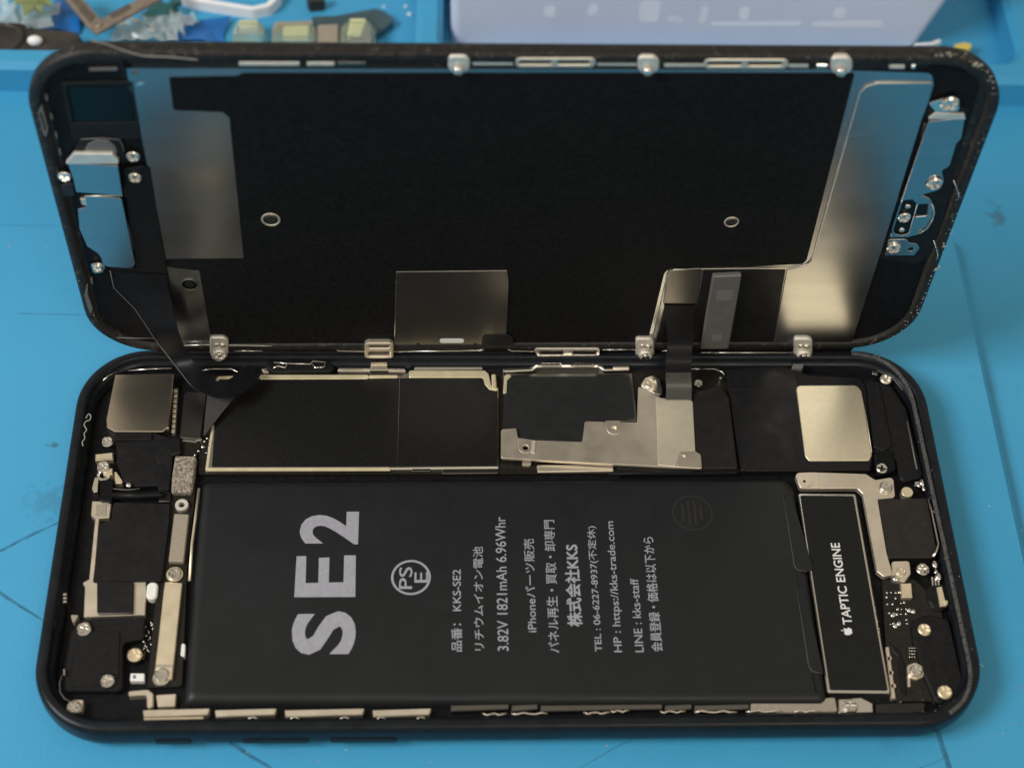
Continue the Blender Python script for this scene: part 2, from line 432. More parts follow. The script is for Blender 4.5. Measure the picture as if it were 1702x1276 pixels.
# ---- screws: one mesh per finish, copied for every screw
def screw_mesh():
    cross = []
    a, b = 0.16, 0.62
    for k in range(4):
        c, s = math.cos(k*math.pi/2), math.sin(k*math.pi/2)
        for x, y in ((b, -a), (b, a), (a, a)): cross.append(Vector((x*c - y*s, x*s + y*c)))
    me = prism('screw', circ((0, 0), 1.0, 28), 0.0, 0.42, (cross,), 0.20)
    bm = bmesh.new(); bm.from_mesh(me)
    bmesh.ops.create_circle(bm, cap_ends=True, segments=16, radius=0.8*MM, matrix=Matrix.Translation((0, 0, 0.12*MM)))
    bm.to_mesh(me); bm.free(); return me
SCREW = {}
for k in ('silver', 'gold', 'nickel', 'satin'):
    q = screw_mesh(); q.materials.append(M[k]); SCREW[k] = q
first_screw = None
def screw(px, py, r, z, kind='silver', parent=None, fr=B, base=None):
    global first_screw
    parent = parent or body
    if first_screw is None:
        o = bpy.data.objects.new('screw', SCREW[kind]); first_screw = o
    else:
        o = first_screw.copy(); o.data = SCREW[kind]
    C.objects.link(o); o.parent = parent
    o.location = fr(px, py, z + 0.35) * MM; o.location.z = z * MM
    sc = r; o.scale = (sc, sc, max(sc, 0.9)); o.rotation_euler = (0, 0, random.uniform(0, 1.57))
    return o
def washer(name, px, py, ro, ri, z0, z1, m, parent=None, fr=B):
    z1 = fz(z1, fr); c = fr(px, py, z1)
    return link(name, prism(name, circ(c, ro), z0, z1, (circ(c, ri),), 0.06), m, parent or body)
def disc(name, px, py, r, z0, z1, m, parent=None, fr=B):
    z1 = fz(z1, fr)
    return link(name, prism(name, circ(fr(px, py, z1), r), z0, z1, (), 0.05), m, parent or body)

# ---- battery
bz = 4.9
bat_px = [(334, 796), (1309, 790), (1324, 812), (1378, 1160), (1368, 1168), (303, 1168), (319, 963)]
bo = ccw([V2(B(x, y, bz)) for x, y in bat_px])
vs, fs, prev = [], [], None
for ins, z in ((0.0, 1.0), (0.0, 3.0)) + tuple((1.6*(1-math.cos(t*math.pi/16)), 3.0 + (bz-3.0)*math.sin(t*math.pi/16)) for t in range(1, 9)) + ((1.9, bz),):
    lp = fillet(inset(bo, ins), 0.9, kfix=8); s = len(vs); vs += [(p.x, p.y, z) for p in lp]; cur = list(range(s, s+len(lp)))
    if prev: fs += [(prev[i], prev[(i+1) % len(lp)], cur[(i+1) % len(lp)], cur[i]) for i in range(len(lp))]
    prev = cur
fs.append(tuple(prev))
bm_ = mesh('battery', vs, fs, True)
for p in bm_.polygons:
    if len(p.vertices) > 4: p.use_smooth = False
battery = link('battery', bm_, 'battery', body)
tz = bz + 0.012
for body_s, p0, pe, pt, bold in (
    ('S', (590, 1087), (590, 1015), (483, 1087), 0.034),
    ('2', (595, 904), (595, 850), (497, 904), 0.034),
    ('品番： KKS-SE2', (768, 1082), (767, 946), (750.5, 1082), 0.012),
    ('リチウムイオン電池', (805, 1080), (804, 908), (788, 1080), 0.008),
    ('3.82V 1821mAh 6.96Whr', (845.5, 1081), (839, 859), (827.5, 1081), 0.008),
    ('iPhoneパーツ販売', (893, 1050), (888, 895), (875, 1050), 0.008),
    ('パネル再生・買取・卸専門', (931, 1084), (926, 864), (912, 1084), 0.008),
    ('株式会社KKS', (968, 1040), (960, 905), (944, 1040), 0.030),
    ('TEL : 06-6227-8937(不定休)', (1004, 1082), (992, 874), (987, 1082), 0.008),
    ('HP : https://kks-trade.com', (1038, 1083), (1024, 866), (1021, 1083), 0.008),
    ('LINE : kks-staff', (1070, 1083), (1061, 961), (1056, 1083), 0.008),
    ('会員登録・価格は以下から', (1102, 1082), (1088, 892), (1083, 1082), 0.012)):
    text('label_text', battery, 'ink', body_s, p0, pe, pt, tz, bold=0.0 if body_s in 'S2' else bold, fat=bold if body_s in 'S2' else 0.0)
ep = [(590.5, 991.5), (591.5, 922.5), (572, 922.5), (571, 967), (546.5, 967.5), (547.5, 926), (530, 926.5), (529, 968), (508, 968.5), (509, 923.5), (493, 924), (489, 992)]
link('label_text', prism('label_text', [V2(B(x, y, tz)) for x, y in ep], tz - 0.008, tz, (), 0.0), 'ink', battery)
c = B(683, 959, tz); rr = (B(716, 959, tz) - B(650, 959, tz)).length / 2
mk = link('certification_mark', prism('certification_mark', circ(c, rr, 48), tz - 0.008, tz, (circ(c, rr - 0.36, 48),), 0.0), 'ink', battery)
text('certification_letters', battery, 'ink', 'PS', (685, 978), (685, 942), (663, 978), tz, bold=0.01)
text('certification_letters', battery, 'ink', 'E', (711, 967.5), (711, 950.5), (689, 967.5), tz, bold=0.01)
c = B(1151, 852, tz)
link('faint_stamp', prism('faint_stamp', circ(c, 3.25, 40), tz - 0.008, tz, (circ(c, 2.95, 40),), 0.0), 'faint_ink', battery)
for k in range(4):
    q = c + Vector((-1.5 + k*0.95, 0, 0)); hh = (1.5, 2.2, 2.2, 1.4)[k]
    link('faint_stamp', prism('faint_stamp', rect(q.x - 0.22, q.y - hh, q.x + 0.22, q.y + hh), tz - 0.008, tz, (), 0.0), 'faint_ink', battery)
# the folded wrap at the battery's right end
plate('wrap_flap', battery, 'battery', [(1302, 822), (1316, 822), (1352, 945), (1339, 949), (1322, 943)], bz - 0.3, bz + 0.10, 0.3, 0.08)
plate('wrap_flap', battery, 'battery', [(1326, 977), (1338, 977), (1369, 1118), (1352, 1115), (1344, 1106)], bz - 0.3, bz + 0.10, 0.3, 0.08)
sweep('wrap_seam', battery, 'ic', [B(x, y, bz + 0.06) for x, y in ((1302, 824), (1311, 880), (1320, 938), (1324, 946), (1341, 950))], 0.045)
sweep('wrap_seam', battery, 'ic', [B(x, y, bz + 0.06) for x, y in ((1324, 978), (1334, 1040), (1344, 1106), (1349, 1115), (1368, 1119))], 0.045)
sweep('battery_edge_strip', body, 'gold', [B(x, y, 4.2) for x, y in ((331, 812), (325, 860), (319, 905), (315, 965))], 0.24)
plate('adhesive_tab', body, 'white', [(302, 1068), (308, 1070), (307, 1092), (300, 1088)], 1.0, 3.9, 0.3)

# ---- logic board and its shields
plate('logic_board', body, 'pcb', [(336, 622), (1210, 606), (1235, 780), (1226, 786), (329, 788)], 1.0, 2.4, 0.4)
sh = plate('board_shield', body, 'bright', [(358, 625), (668, 622), (680, 616), (806, 617), (812, 640), (829, 642), (829, 777), (341, 782)], 2.4, 4.35, 0.2, 0.28)
plate('shield_sticker', sh, 'sticker', [(363, 630), (664, 628), (660, 775), (352, 776)], 4.35, 4.42, 0.2, 0.03)
plate('shield_sticker', sh, 'sticker', [(664.5, 628), (808, 627), (814, 645), (827, 648), (826, 774), (660.5, 775)], 4.35, 4.40, 0.2, 0.03)
plate('shield_prong', body, 'lip', [(817, 621), (824, 621), (826, 647), (818, 647)], 2.4, 4.75, 0.2, 0.15)
for pts, z in (([(680, 615.5), (806, 615.5), (812, 621), (816, 640), (828, 645), (827, 649), (814, 647), (806, 638), (803, 627), (680, 627)], 4.62), ([(432, 622.5), (612, 622.5), (612, 629.5), (432, 630)], 4.5),
               ([(613, 623), (662, 623), (660, 628), (613, 629)], 4.45), ([(362, 625), (404, 624), (402, 630), (362, 630)], 4.45), ([(345, 776.5), (648, 776), (650, 781.5), (345, 782)], 4.5), ([(352, 706), (356, 706), (346, 781), (341, 781)], 4.45)):
    plate('shield_lip', sh, 'lip', pts, 4.2, z, [0.3]*len(pts), 0.06)
sh2 = plate('board_shield', body, 'steel_dark', [(839, 621), (1051, 620), (1060, 699), (975, 702), (973, 738), (835, 738)], 2.4, 4.35, 0.3, 0.10)
plate('shield_lip', sh2, 'lip', [(838, 624), (846, 621), (850, 625), (843, 631), (842, 652), (836, 653)], 4.2, 4.6, 0.2, 0.06)
plate('shield_sticker', sh2, 'cover_grey', [(843, 626), (1047, 625), (1055, 694), (971, 698), (969, 735), (838, 735)], 4.35, 4.42, 0.3, 0.03)
br = plate('connector_cover', body, 'nickel',
      [(833, 713), (858, 711), (861, 727), (890, 731), (968, 734), (972, 699.5), (1059, 701.5), (1061, 641), (1088, 655), (1099, 661), (1148, 662.5),
       (1152, 668), (1156, 751), (1160, 777), (1123, 776.5), (832.5, 761)], 4.5, 5.05, [0.5, 0.5, 0.2, 0.2, 0.3, 0.1, 0.1, 0.1, 0.3, 0.3, 0.4, 0.4, 0.2, 0.2, 0.2, 0.4], 0.07,
      holes=[(873.5, 744, 0.50), (1020, 713, 0.45)])
def tab(px, py, r, z, m='nickel', parent=None, fr=B, rot=0, ri=0.5):     # pressed U-shaped tab around a screw hole
    c = fr(px, py, z)
    pts = [Vector((-r, r*1.3)), Vector((-r, 0))] + [Vector((r*math.cos(t), r*math.sin(t))) for t in [math.pi + math.pi*i/10 for i in range(1, 10)]] + [Vector((r, 0)), Vector((r, r*1.3))]
    cr, sr = math.cos(rot), math.sin(rot)
    pts = [Vector((c.x + p.x*cr - p.y*sr, c.y + p.x*sr + p.y*cr)) for p in pts]
    return link('screw_tab', prism('screw_tab', pts, z - 0.16, z, (circ(c, ri),), 0.05), m, parent or body)
tab(873.5, 743, 1.15, 5.12, parent=br); tab(1020, 711.5, 1.2, 5.12, parent=br, ri=0.45)
disc('screw', 1020, 713, 0.42, 4.5, 4.8, 'gold', br)
plate('raised_fold', br, 'satin', [(884, 731.5), (890.5, 731.5), (889, 752), (883.5, 752)], 5.05, 5.22, 0.1, 0.05)
plate('overlap_sheet', br, 'nickel_glare', [(1090, 657), (1099, 662.5), (1147, 664), (1151, 669), (1155.5, 750), (1128, 752), (1124, 775), (1094, 772)], 5.05, 5.16, 0.3, 0.05)
plate('corner_tab', br, 'nickel', [(1129, 750), (1156, 749), (1165, 755), (1167, 778.5), (1125, 776)], 5.05, 5.3, 0.3, 0.10, holes=[(1135.5, 758.5, 0.28)])
plate('solder_pad', body, 'beige', [(868, 765), (884, 766), (882, 774), (868, 773)], 2.4, 4.0, 0.4)
plate('screw_ear', body, 'bright', [(1064, 640), (1072, 628), (1084, 623), (1096, 629), (1101, 645), (1099, 658), (1088, 654)], 2.4, 4.7, 0.5, 0.1)
screw(1082, 637, 1.15, 4.7, 'nickel'); screw(1161, 636, 0.75, 4.0, 'silver')
plate('lower_rail', body, 'nickel', [(892, 772), (1020, 770), (1020, 782), (894, 784)], 1.0, 3.9, 0.2, 0.15)
plate('lower_rail', body, 'steel_dark', [(684, 776), (716, 776), (716, 783), (684, 783)], 1.0, 4.0, 0.2, 0.1)
plate('lower_rail', body, 'steel_dark', [(735, 778), (826, 778), (828, 786), (735, 787)], 1.0, 3.8, 0.2, 0.1)
plate('lower_rail', body, 'silver', [(720, 773), (733, 773), (733, 778), (720, 778)], 1.0, 4.2, 0.2, 0.1)
plate('black_tape', body, 'film', [(1023, 771), (1120, 777), (1226, 780), (1226, 786), (1030, 788)], 1.0, 4.3, 0.5)
sweep('tape_edge', body, 'film', [B(x, y, 5.0) for x, y in ((1010, 788), (1090, 785), (1160, 781), (1240, 783))], 0.10)
plate('tape_strip', body, 'tape', [(1152, 652), (1197, 640), (1212, 660), (1226, 778), (1167, 778), (1157, 752)], 1.0, 4.9, 0.5, 0.15)

# ---- clips along the far inner wall
def wall_clip(pts, m, z0, z1, b=0.1): return plate('wall_clip', body, m, pts, z0, z1, 0.2, b)
for pts, m, z in (([(616, 601), (644, 601), (644, 607), (616, 607)], 'bright', 5.2), ([(614, 610), (646, 610), (646, 615), (614, 615)], 'bright', 4.8),
                  ([(563, 611), (672, 612), (676, 617), (560, 616)], 'nickel', 4.4), ([(899, 602), (934, 602), (934, 608), (899, 608)], 'silver', 5.2),
                  ([(953, 602), (988, 602), (988, 608), (953, 608)], 'silver', 5.2),
                  ([(836, 612), (884, 610), (890, 606), (998, 606), (1006, 611), (1046, 611), (1047, 614), (1004, 615), (996, 610), (892, 610), (886, 615), (836, 617)], 'bright', 4.9),
                  ([(690, 608), (802, 605), (802, 613), (688, 614)], 'beige', 4.3), ([(433, 612), (545, 611), (553, 615), (440, 619)], 'nickel', 4.2),
                  ([(404, 608), (418, 608), (416, 618), (403, 616)], 'silver', 4.4), ([(1020, 608), (1046, 608), (1046, 612), (1018, 612)], 'nickel', 5.1)):
    wall_clip(pts, m, 1.0, z)
plate('side_switch', body, 'plastic', [(444, 601), (545, 599), (556, 609), (550, 616), (452, 617), (441, 609)], 1.0, 5.3, 0.5, 0.2)
for pts in (((455, 602), (478, 604), (516, 605), (520, 600), (541, 602)), ((454, 612), (462, 608), (474, 611), (478, 605)), ((519, 605), (524, 611), (538, 610), (542, 603))):
    sweep('switch_wire', body, 'silver', [B(x, y, 5.5) for x, y in pts], 0.13)
sweep('frame_wire', body, 'silver', [B(x, y, 4.9) for x, y in ((333, 616), (352, 613), (385, 613), (395, 618), (398, 623))], 0.09)
sweep('frame_wire', body, 'silver', [B(x, y, 5.0) for x, y in ((1148, 613), (1188, 613), (1200, 618), (1204, 623))], 0.09)
sweep('frame_wire', body, 'silver', [B(x, y, 5.1) for x, y in ((171, 633), (180, 624), (194, 617))], 0.10)
sweep('frame_wire', body, 'silver', [B(x, y, 5.1) for x, y in ((212, 616), (250, 613), (285, 612))], 0.13)
disc('rivet', 1198, 627, 0.22, 1.0, 5.0, 'silver')
plate('spring_pad', body, 'ic', [(1318, 604), (1337, 604), (1334, 612), (1316, 612)], 1.0, 5.4, 0.2, 0.1)

# ---- speaker at the right end
spk = plate('loudspeaker', body, 'plastic', [(1206, 612), (1300, 606), (1345, 622), (1430, 626), (1440, 640), (1452, 758), (1448, 780), (1232, 782)], 1.0, 4.7, 0.6, 0.3)
plate('speaker_film', spk, 'film', [(1212, 618), (1320, 612), (1326, 640), (1340, 766), (1448, 768), (1444, 776), (1236, 777)], 4.7, 4.78, 0.8, 0.05)
plate('speaker_film', spk, 'film', [(1213, 622), (1270, 620), (1268, 646), (1216, 648)], 4.78, 4.84, 0.6, 0.04)
plate('foil_cover', spk, 'foil', [(1323, 640.5), (1424, 640), (1432, 650), (1449, 756), (1445, 765), (1345, 765.5), (1338, 757)], 4.78, 5.0, [0.9, 0.5, 0.5, 0.5, 0.5, 0.9, 0.9], 0.08)
sweep('foil_edge', spk, 'nickel', [B(x, y, 5.02) for x, y in ((1431, 650), (1441, 700), (1449, 752))], 0.06)
plate('side_frame', body, 'plastic', [(1434, 626), (1482, 640), (1508, 680), (1536, 792), (1498, 800), (1486, 760), (1454, 764)], 1.0, 4.4, 0.8, 0.3)
plate('side_frame', body, 'plastic', [(1441, 632), (1462, 634), (1484, 740), (1470, 750), (1452, 742)], 4.4, 4.75, 0.5, 0.2)
sweep('frame_wire', body, 'ic', [B(x, y, 4.6) for x, y in ((1508, 700), (1516, 740), (1524, 780))], 0.16)
sweep('frame_wire', body, 'ic', [B(x, y, 5.4) for x, y in ((1458, 615), (1484, 628), (1500, 648))], 0.10)
plate('gasket', body, 'silver', [(1450, 616), (1459, 618), (1458, 623), (1450, 621)], 4.6, 5.4, 0.1)
screw(1473, 629, 0.98, 4.7, 'nickel')
plate('recess_block', body, 'cavity', [(1452, 752), (1484, 746), (1490, 780), (1458, 790)], 1.0, 4.9, 0.6, 0.2)
screw(1466, 777, 0.95, 4.75, 'silver')

# ---- vibration motor, its bracket and the charging port end
br2 = plate('motor_bracket', body, 'nickel', [(1320, 785), (1350, 784), (1439, 787), (1455, 797), (1485, 792), (1488, 826), (1459, 829), (1474, 918), (1484, 954), (1469, 958), (1458, 949),
      (1434, 820), (1425, 811), (1342, 811.5), (1330, 811)], 3.6, 4.6, [0.6, 0.3, 0.6, 0.2, 0.3, 0.3, 0.3, 0.2, 0.5, 0.6, 0.6, 0.6, 0.6, 0.3, 0.8], 0.09)
disc('screw', 1337, 799.5, 1.15, 4.6, 4.78, 'nickel', br2); disc('screw_slot', 1337, 799.5, 0.28, 4.7, 4.79, 'hole', br2)
plate('bracket_fold', br2, 'gold', [(1355, 785), (1357, 785), (1359, 809), (1357, 809)], 4.6, 4.66, 0.0, 0.02)
screw(1473, 808, 1.02, 4.7, 'silver')
motor = plate('haptic_motor', body, 'silver', [(1326, 819), (1422, 820), (1480.5, 1151), (1376, 1150)], 1.0, 4.7, 0.35, 0.16)
plate('motor_label', motor, 'label', [(1330, 823), (1418.5, 824), (1476, 1147), (1379.5, 1146)], 4.7, 4.76, 0.3, 0.02)
text('motor_text', motor, 'white_ink', 'TAPTIC ENGINE', (1416.5, 1037), (1395, 902), (1401.5, 1037), 4.775, bold=0.02)
def fruit_mark():
    c = B(1408.5, 1048.5, 4.775); s = (B(1408, 1056, 4.775) - B(1408, 1043.5, 4.775)).length / 2
    def T(x, y): return Vector((c.x - y * s * 1.15, c.y + x * s * 1.15))     # up is -x, right is +y
    right = [(0, -0.92), (0.25, -1.0), (0.5, -0.9), (0.72, -0.6), (0.86, -0.28), (0.62, -0.08), (0.54, 0.16), (0.60, 0.36), (0.78, 0.54), (0.55, 0.70), (0.28, 0.70), (0.0, 0.60)]
    left = [(-0.28, 0.70), (-0.55, 0.68), (-0.8, 0.46), (-0.88, 0.12), (-0.80, -0.35), (-0.6, -0.75), (-0.35, -0.98), (-0.12, -0.94)]
    leaf = [(0.02, 0.80), (0.04, 1.05), (0.2, 1.25), (0.34, 1.3), (0.32, 1.08), (0.2, 0.9)]
    a = prism('motor_emblem', [T(*p) for p in right + left], 4.765, 4.775, (), 0.0)
    link('motor_emblem', a, 'white_ink', motor)
    link('motor_emblem', prism('motor_emblem', [T(*p) for p in leaf], 4.765, 4.775, (), 0.0), 'white_ink', motor)
fruit_mark()
plate('port_cover', body, 'tape', [(1459, 829), (1541, 827), (1557, 912), (1553, 926), (1477, 927)], 1.0, 4.7, 0.3, 0.12)
sweep('port_edge', body, 'bright', [B(x, y, 4.9) for x, y in ((1543, 829), (1549, 850), (1555, 880), (1560, 905), (1557, 915), (1551, 925))], 0.24)
disc('gold_contact', 1508, 817, 0.95, 1.0, 4.4, 'gold')
for px, py, r in ((1533, 802, 0.55), (1536, 812, 0.4), (1527, 806, 0.35), (1554, 938, 0.55), (1560, 958, 0.6), (1556, 950, 0.35)):
    bmm = bmesh.new(); bmesh.ops.create_uvsphere(bmm, u_segments=14, v_segments=8, radius=r*MM)
    q = bpy.data.meshes.new('spring_contact'); bmm.to_mesh(q); bmm.free()
    for f in q.polygons: f.use_smooth = True
    o = link('spring_contact', q, 'silver', body); o.location = B(px, py, 4.5) * MM; o.scale = (1, 1.3, 0.7)
plate('spring_contact', body, 'silver', [(1520, 800), (1530, 799), (1531, 806), (1521, 807)], 1.0, 4.6, 0.1, 0.1)
plate('port_tab', body, 'nickel', [(1482, 932), (1512, 931), (1514, 952), (1504, 967), (1484, 962)], 3.4, 4.7, 0.5, 0.12)
plate('port_tab', body, 'gold', [(1497, 969), (1515, 968), (1517, 992), (1499, 992)], 3.0, 4.5, 0.1, 0.12)
screw(1498, 949, 0.75, 4.65, 'nickel'); screw(1534, 945, 1.05, 4.4, 'silver')
bmm = bmesh.new(); bmesh.ops.create_uvsphere(bmm, u_segments=14, v_segments=8, radius=0.8*MM)
q = bpy.data.meshes.new('solder_bead'); bmm.to_mesh(q); bmm.free()
for f in q.polygons: f.use_smooth = True
q.materials.append(M['silver'])
BEAD = q
def bead(px, py, s, z, parent=None, fr=B):
    o = bpy.data.objects.new('solder_bead', BEAD); C.objects.link(o); o.parent = parent or body
    o.location = fr(px, py, fz(z, fr)) * MM; o.scale = (s, s, s*0.6)
bead(1489, 961, 0.75, 4.7)
plate('port_board', body, 'pcb', [(1466, 962), (1520, 962), (1560, 1000), (1600, 1140), (1560, 1165), (1488, 1165), (1472, 1070)], 1.0, 2.6, 0.6)
pbx = plate('antenna_cover', body, 'plastic', [(1514, 1030), (1545, 1020), (1578, 1028), (1606, 1150), (1590, 1166), (1556, 1168), (1536, 1120), (1518, 1060)], 1.0, 4.4, 1.0, 0.3)
plate('microphone_pad', body, 'plastic', [(1540, 975), (1556, 964), (1574, 972), (1580, 1000), (1568, 1014), (1552, 1012), (1543, 998)], 1.0, 4.2, 1.0, 0.3)
plate('gold_contact', body, 'gold', [(1557, 975), (1566, 973), (1574, 1006), (1563, 1007)], 1.0, 4.6, 0.1, 0.12)
plate('gold_contact', body, 'gold', [(1568, 996), (1576, 997), (1576, 1004), (1571, 1005)], 1.0, 4.7, 0.1, 0.1)
for x in (1548, 1553, 1558): plate('terminal_pin', body, 'silver', [(x, 958), (x+3, 958), (x+4, 972), (x+1, 972)], 1.0, 4.4, 0.05, 0.04)
screw(1537, 1045, 1.0, 4.4, 'gold'); screw(1523, 1113, 0.95, 4.5, 'silver'); screw(1571, 1149, 1.1, 4.7, 'gold')
plate('contact_clip', body, 'gold', [(1508, 1104), (1522, 1099), (1534, 1106), (1537, 1122), (1524, 1128), (1510, 1124)], 1.0, 4.4, 0.6, 0.2)
plate('contact_clip', body, 'nickel', [(1508, 1122), (1513, 1122), (1514, 1140), (1509, 1140)], 1.0, 3.8, 0.1, 0.1)
plate('gold_strip', body, 'nickel', [(1472, 1074), (1478, 1074), (1489, 1160), (1482, 1160)], 1.0, 3.9, 0.1, 0.1,
      holes=[(1478, 1093, 0.28), (1481, 1117, 0.28), (1485, 1139, 0.28)])
plate('dark_bracket', body, 'plastic', [(1474, 1062), (1496, 1080), (1504, 1100), (1508, 1156), (1498, 1156), (1492, 1090), (1480, 1076)], 1.0, 3.4, 0.6, 0.2)
random.seed(3)
for i in range(5):
    for j in range(7):
        if random.random() < 0.8: bead(1474 + i*7 + j*0.9 + random.uniform(-1.5, 1.5), 985 + j*8.6 + random.uniform(-1.5, 1.5), random.uniform(0.14, 0.30), 2.7)
for px, py in ((1484, 1022), (1488, 1040), (1494, 1036), (1518, 1016), (1511, 1014)): bead(px, py, 0.5, 2.9)
for i in range(4):
    for j in range(3): bead(1512 + j*4, 1076 + i*5, 0.16, 2.8)
plate('corner_plate', body, 'silver', [(1393, 1161), (1431, 1158), (1451, 1168), (1452, 1184), (1394, 1185)], 1.0, 4.1, 0.2, 0.15)
screw(1414, 1172, 1.15, 4.1, 'silver')
plate('corner_block', body, 'tape', [(1456, 1168), (1540, 1166), (1536, 1184), (1456, 1188)], 1.0, 4.3, 0.4, 0.2)

# ---- rail and clips along the near inner wall
for x0, x1, m, z in ((237, 349, 'nickel', 4.6), (357, 460, 'nickel', 4.4), (473, 606, 'nickel', 4.4), (619, 717, 'nickel', 4.4)):
    plate('side_rail', body, m, [(x0, 1179), (x1, 1176), (x1 - 4, 1187), (x0 + 2, 1191)], 1.0, z, 0.15, 0.12)
for x0, x1 in ((749, 846), (850, 894), (898, 1101), (1105, 1150), (1154, 1245)):
    plate('side_rail', body, 'steel_dark', [(x0, 1171), (x1, 1169), (x1, 1178), (x0, 1182)], 1.0, 4.0, 0.12, 0.12)
plate('side_rail', body, 'beige', [(1248, 1168), (1388, 1158), (1392, 1182), (1300, 1184), (1248, 1180)], 1.0, 3.8, 0.3, 0.1)
plate('rail_lip', body, 'gold', [(238, 1192), (338, 1190), (338, 1194), (240, 1196)], 1.0, 4.9, 0.1, 0.1)
for x, y, l in ((822, 1186, 40), (992, 1184, 44), (1118, 1182, 42), (1030, 1181, 30), (880, 1185, 60), (1190, 1182, 70), (1270, 1181, 60), (1340, 1181, 40)):
    pts = [B(x - l/2 + l*i/6, y + 1.6*math.sin(i*2.1 + x), 4.6 + 0.12*math.sin(i*1.7)) for i in range(7)]
    sweep('spring_clip', body, 'nickel', pts, 0.12, flat=0.6)
for x in (420, 490, 573, 634, 700): 
    sweep('spring_clip', body, 'nickel', [B(x - 7 + 3.5*i, 1194 - 3*math.sin(i*math.pi/4), 5.0) for i in range(5)], 0.12)
plate('corner_strip', body, 'nickel', [(212, 1148), (246, 1145), (255, 1152), (254, 1175), (244, 1175), (244, 1154), (214, 1156)], 1.0, 4.5, 0.4, 0.12)
plate('corner_block', body, 'nickel', [(259, 1154), (293, 1152), (291, 1173), (262, 1174)], 1.0, 3.8, 0.2, 0.1)

# ---- left end: cameras, cables, pads
cam_mod = plate('rear_camera', body, 'nickel_gloss', [(191, 622), (289, 620), (280, 709), (270, 717), (191, 717), (177, 709), (176, 697)], 1.0, 5.0, 0.2, 0.12)
plate('camera_flex', body, 'film', [(191, 719), (254, 719), (284, 727), (284, 760), (268, 806), (226, 808), (206, 800), (195, 770)], 1.0, 4.5, 0.4, 0.15)
plate('camera_flex', body, 'film', [(192, 718), (254, 718), (252, 730), (192, 731)], 4.5, 4.9, 0.2, 0.15)
plate('camera_flex', body, 'film', [(258, 728), (300, 728), (302, 752), (286, 756), (262, 772), (255, 752)], 1.0, 4.9, 0.6, 0.25)
plate('camera_flex', body, 'film', [(268, 757), (288, 754), (281, 814), (262, 812)], 1.0, 4.7, 0.4, 0.2)
sweep('flex_fold', body, 'flex', [B(x, y, 4.6) for x, y in ((186, 823), (230, 824), (262, 822), (272, 822))], 0.55)
sweep('flex_fold', body, 'ic', [B(x, y, 4.9) for x, y in ((188, 812), (210, 814), (232, 812))], 0.09)
plate('flex_block', body, 'plastic', [(262, 812), (284, 818), (284, 832), (264, 832)], 1.0, 4.4, 0.3)
sweep('flex_fold', body, 'ic', [B(x, y, 4.5) for x, y in ((264, 833), (283, 833))], 0.10)
screw(178, 733, 0.98, 4.4, 'silver'); screw(171, 775, 1.08, 4.6, 'silver')
washer('standoff', 172, 789, 1.1, 0.6, 1.0, 4.3, 'silver')
plate('contact_pad', body, 'gold', [(158, 754), (188, 751), (188, 763), (158, 765)], 1.0, 4.2, 0.1, 0.15)
plate('contact_pad', body, 'gold', [(170, 782), (187, 777), (187, 788), (172, 790)], 1.0, 4.7, 0.1, 0.1)
plate('contact_pad', body, 'gold', [(190, 783), (194, 784), (204, 799), (202, 803), (191, 803)], 1.0, 4.5, 0.1, 0.1)
plate('contact_pad', body, 'bright', [(157, 792), (164, 794), (163, 816), (155, 818), (152, 812)], 1.0, 4.5, 0.2, 0.1)
plate('flex_block', body, 'cavity', [(166, 798), (188, 796), (186, 832), (166, 830)], 1.0, 5.0, 0.2)
bead(214, 806, 0.6, 4.7)
for k in range(9):
    plate('spring_finger', body, 'nickel', [(289 - k*0.55, 645 + k*8.4), (296 - k*0.55, 645 + k*8.4), (295 - k*0.55, 651 + k*8.4), (289 - k*0.55, 651 + k*8.4)], 1.0, 3.6 + 0.4*(k % 2), 0.1, 0.1)
plate('connector_pad', body, 'steel_dark', [(307, 650), (343, 652), (333, 730), (299, 727)], 1.0, 4.6, 0.5, 0.12)
plate('connector_frame', body, 'silver', [(303, 729), (324, 731), (335, 727), (336, 730), (324, 734), (303, 732)], 1.0, 4.3, 0.1, 0.06)
plate('foam_pad', body, 'foam', [(291, 756), (326, 757), (320, 812), (316, 818), (284, 817), (286, 790)], 1.0, 4.8, 0.4, 0.25)
plate('flex_block', body, 'pcb', [(300, 733), (334, 735), (328, 756), (292, 755), (284, 740)], 1.0, 3.6, 0.5)
for px, py, s in ((330, 749, .3), (337, 742, .42), (340, 733, .26), (324, 756, .26), (343, 752, .2), (344, 728, .25)): bead(px, py, s, 3.3)
washer('standoff', 302, 838, 1.05, 0.48, 1.0, 4.6, 'satin')
plate('left_board', body, 'pcb', [(286, 818), (327, 800), (312, 930), (303, 1140), (244, 1142), (262, 960)], 1.0, 2.9, 0.5)
plate('connector_pad', body, 'beige', [(289.5, 853), (314, 854), (305, 933), (280, 932)], 1.0, 4.7, 0.15, 0.12)
lm = plate('gold_underplate', body, 'nickel', [(153, 832), (176, 833), (185, 837), (182, 860), (165, 861), (157, 960), (160, 967), (243, 966), (241, 1021), (139, 1025), (141, 975), (137, 968), (148, 962), (158, 862), (151, 856)],
      1.0, 4.2, 0.15, 0.10)
plate('sensor_patch', lm, 'beige', [(160, 838), (177, 838), (176, 857), (159, 857)], 4.2, 4.3, 0.1, 0.03)
plate('black_film_sheet', body, 'film', [(188, 834), (283, 836), (281, 870), (269, 965), (154, 967), (166, 870), (185, 864)], 1.0, 4.5, 0.3, 0.12)
plate('film_flap', body, 'film', [(161, 964), (222, 966), (221, 1018), (161, 1017)], 1.0, 4.75, 0.2, 0.15)
sweep('film_edge', body, 'ic', [B(x, y, 4.6) for x, y in ((162, 1019), (190, 1019), (221, 1018))], 0.10)
plate('white_pad', body, 'white', [(245, 966), (263, 967), (260, 995), (242, 994)], 1.0, 4.5, 0.75, 0.2)
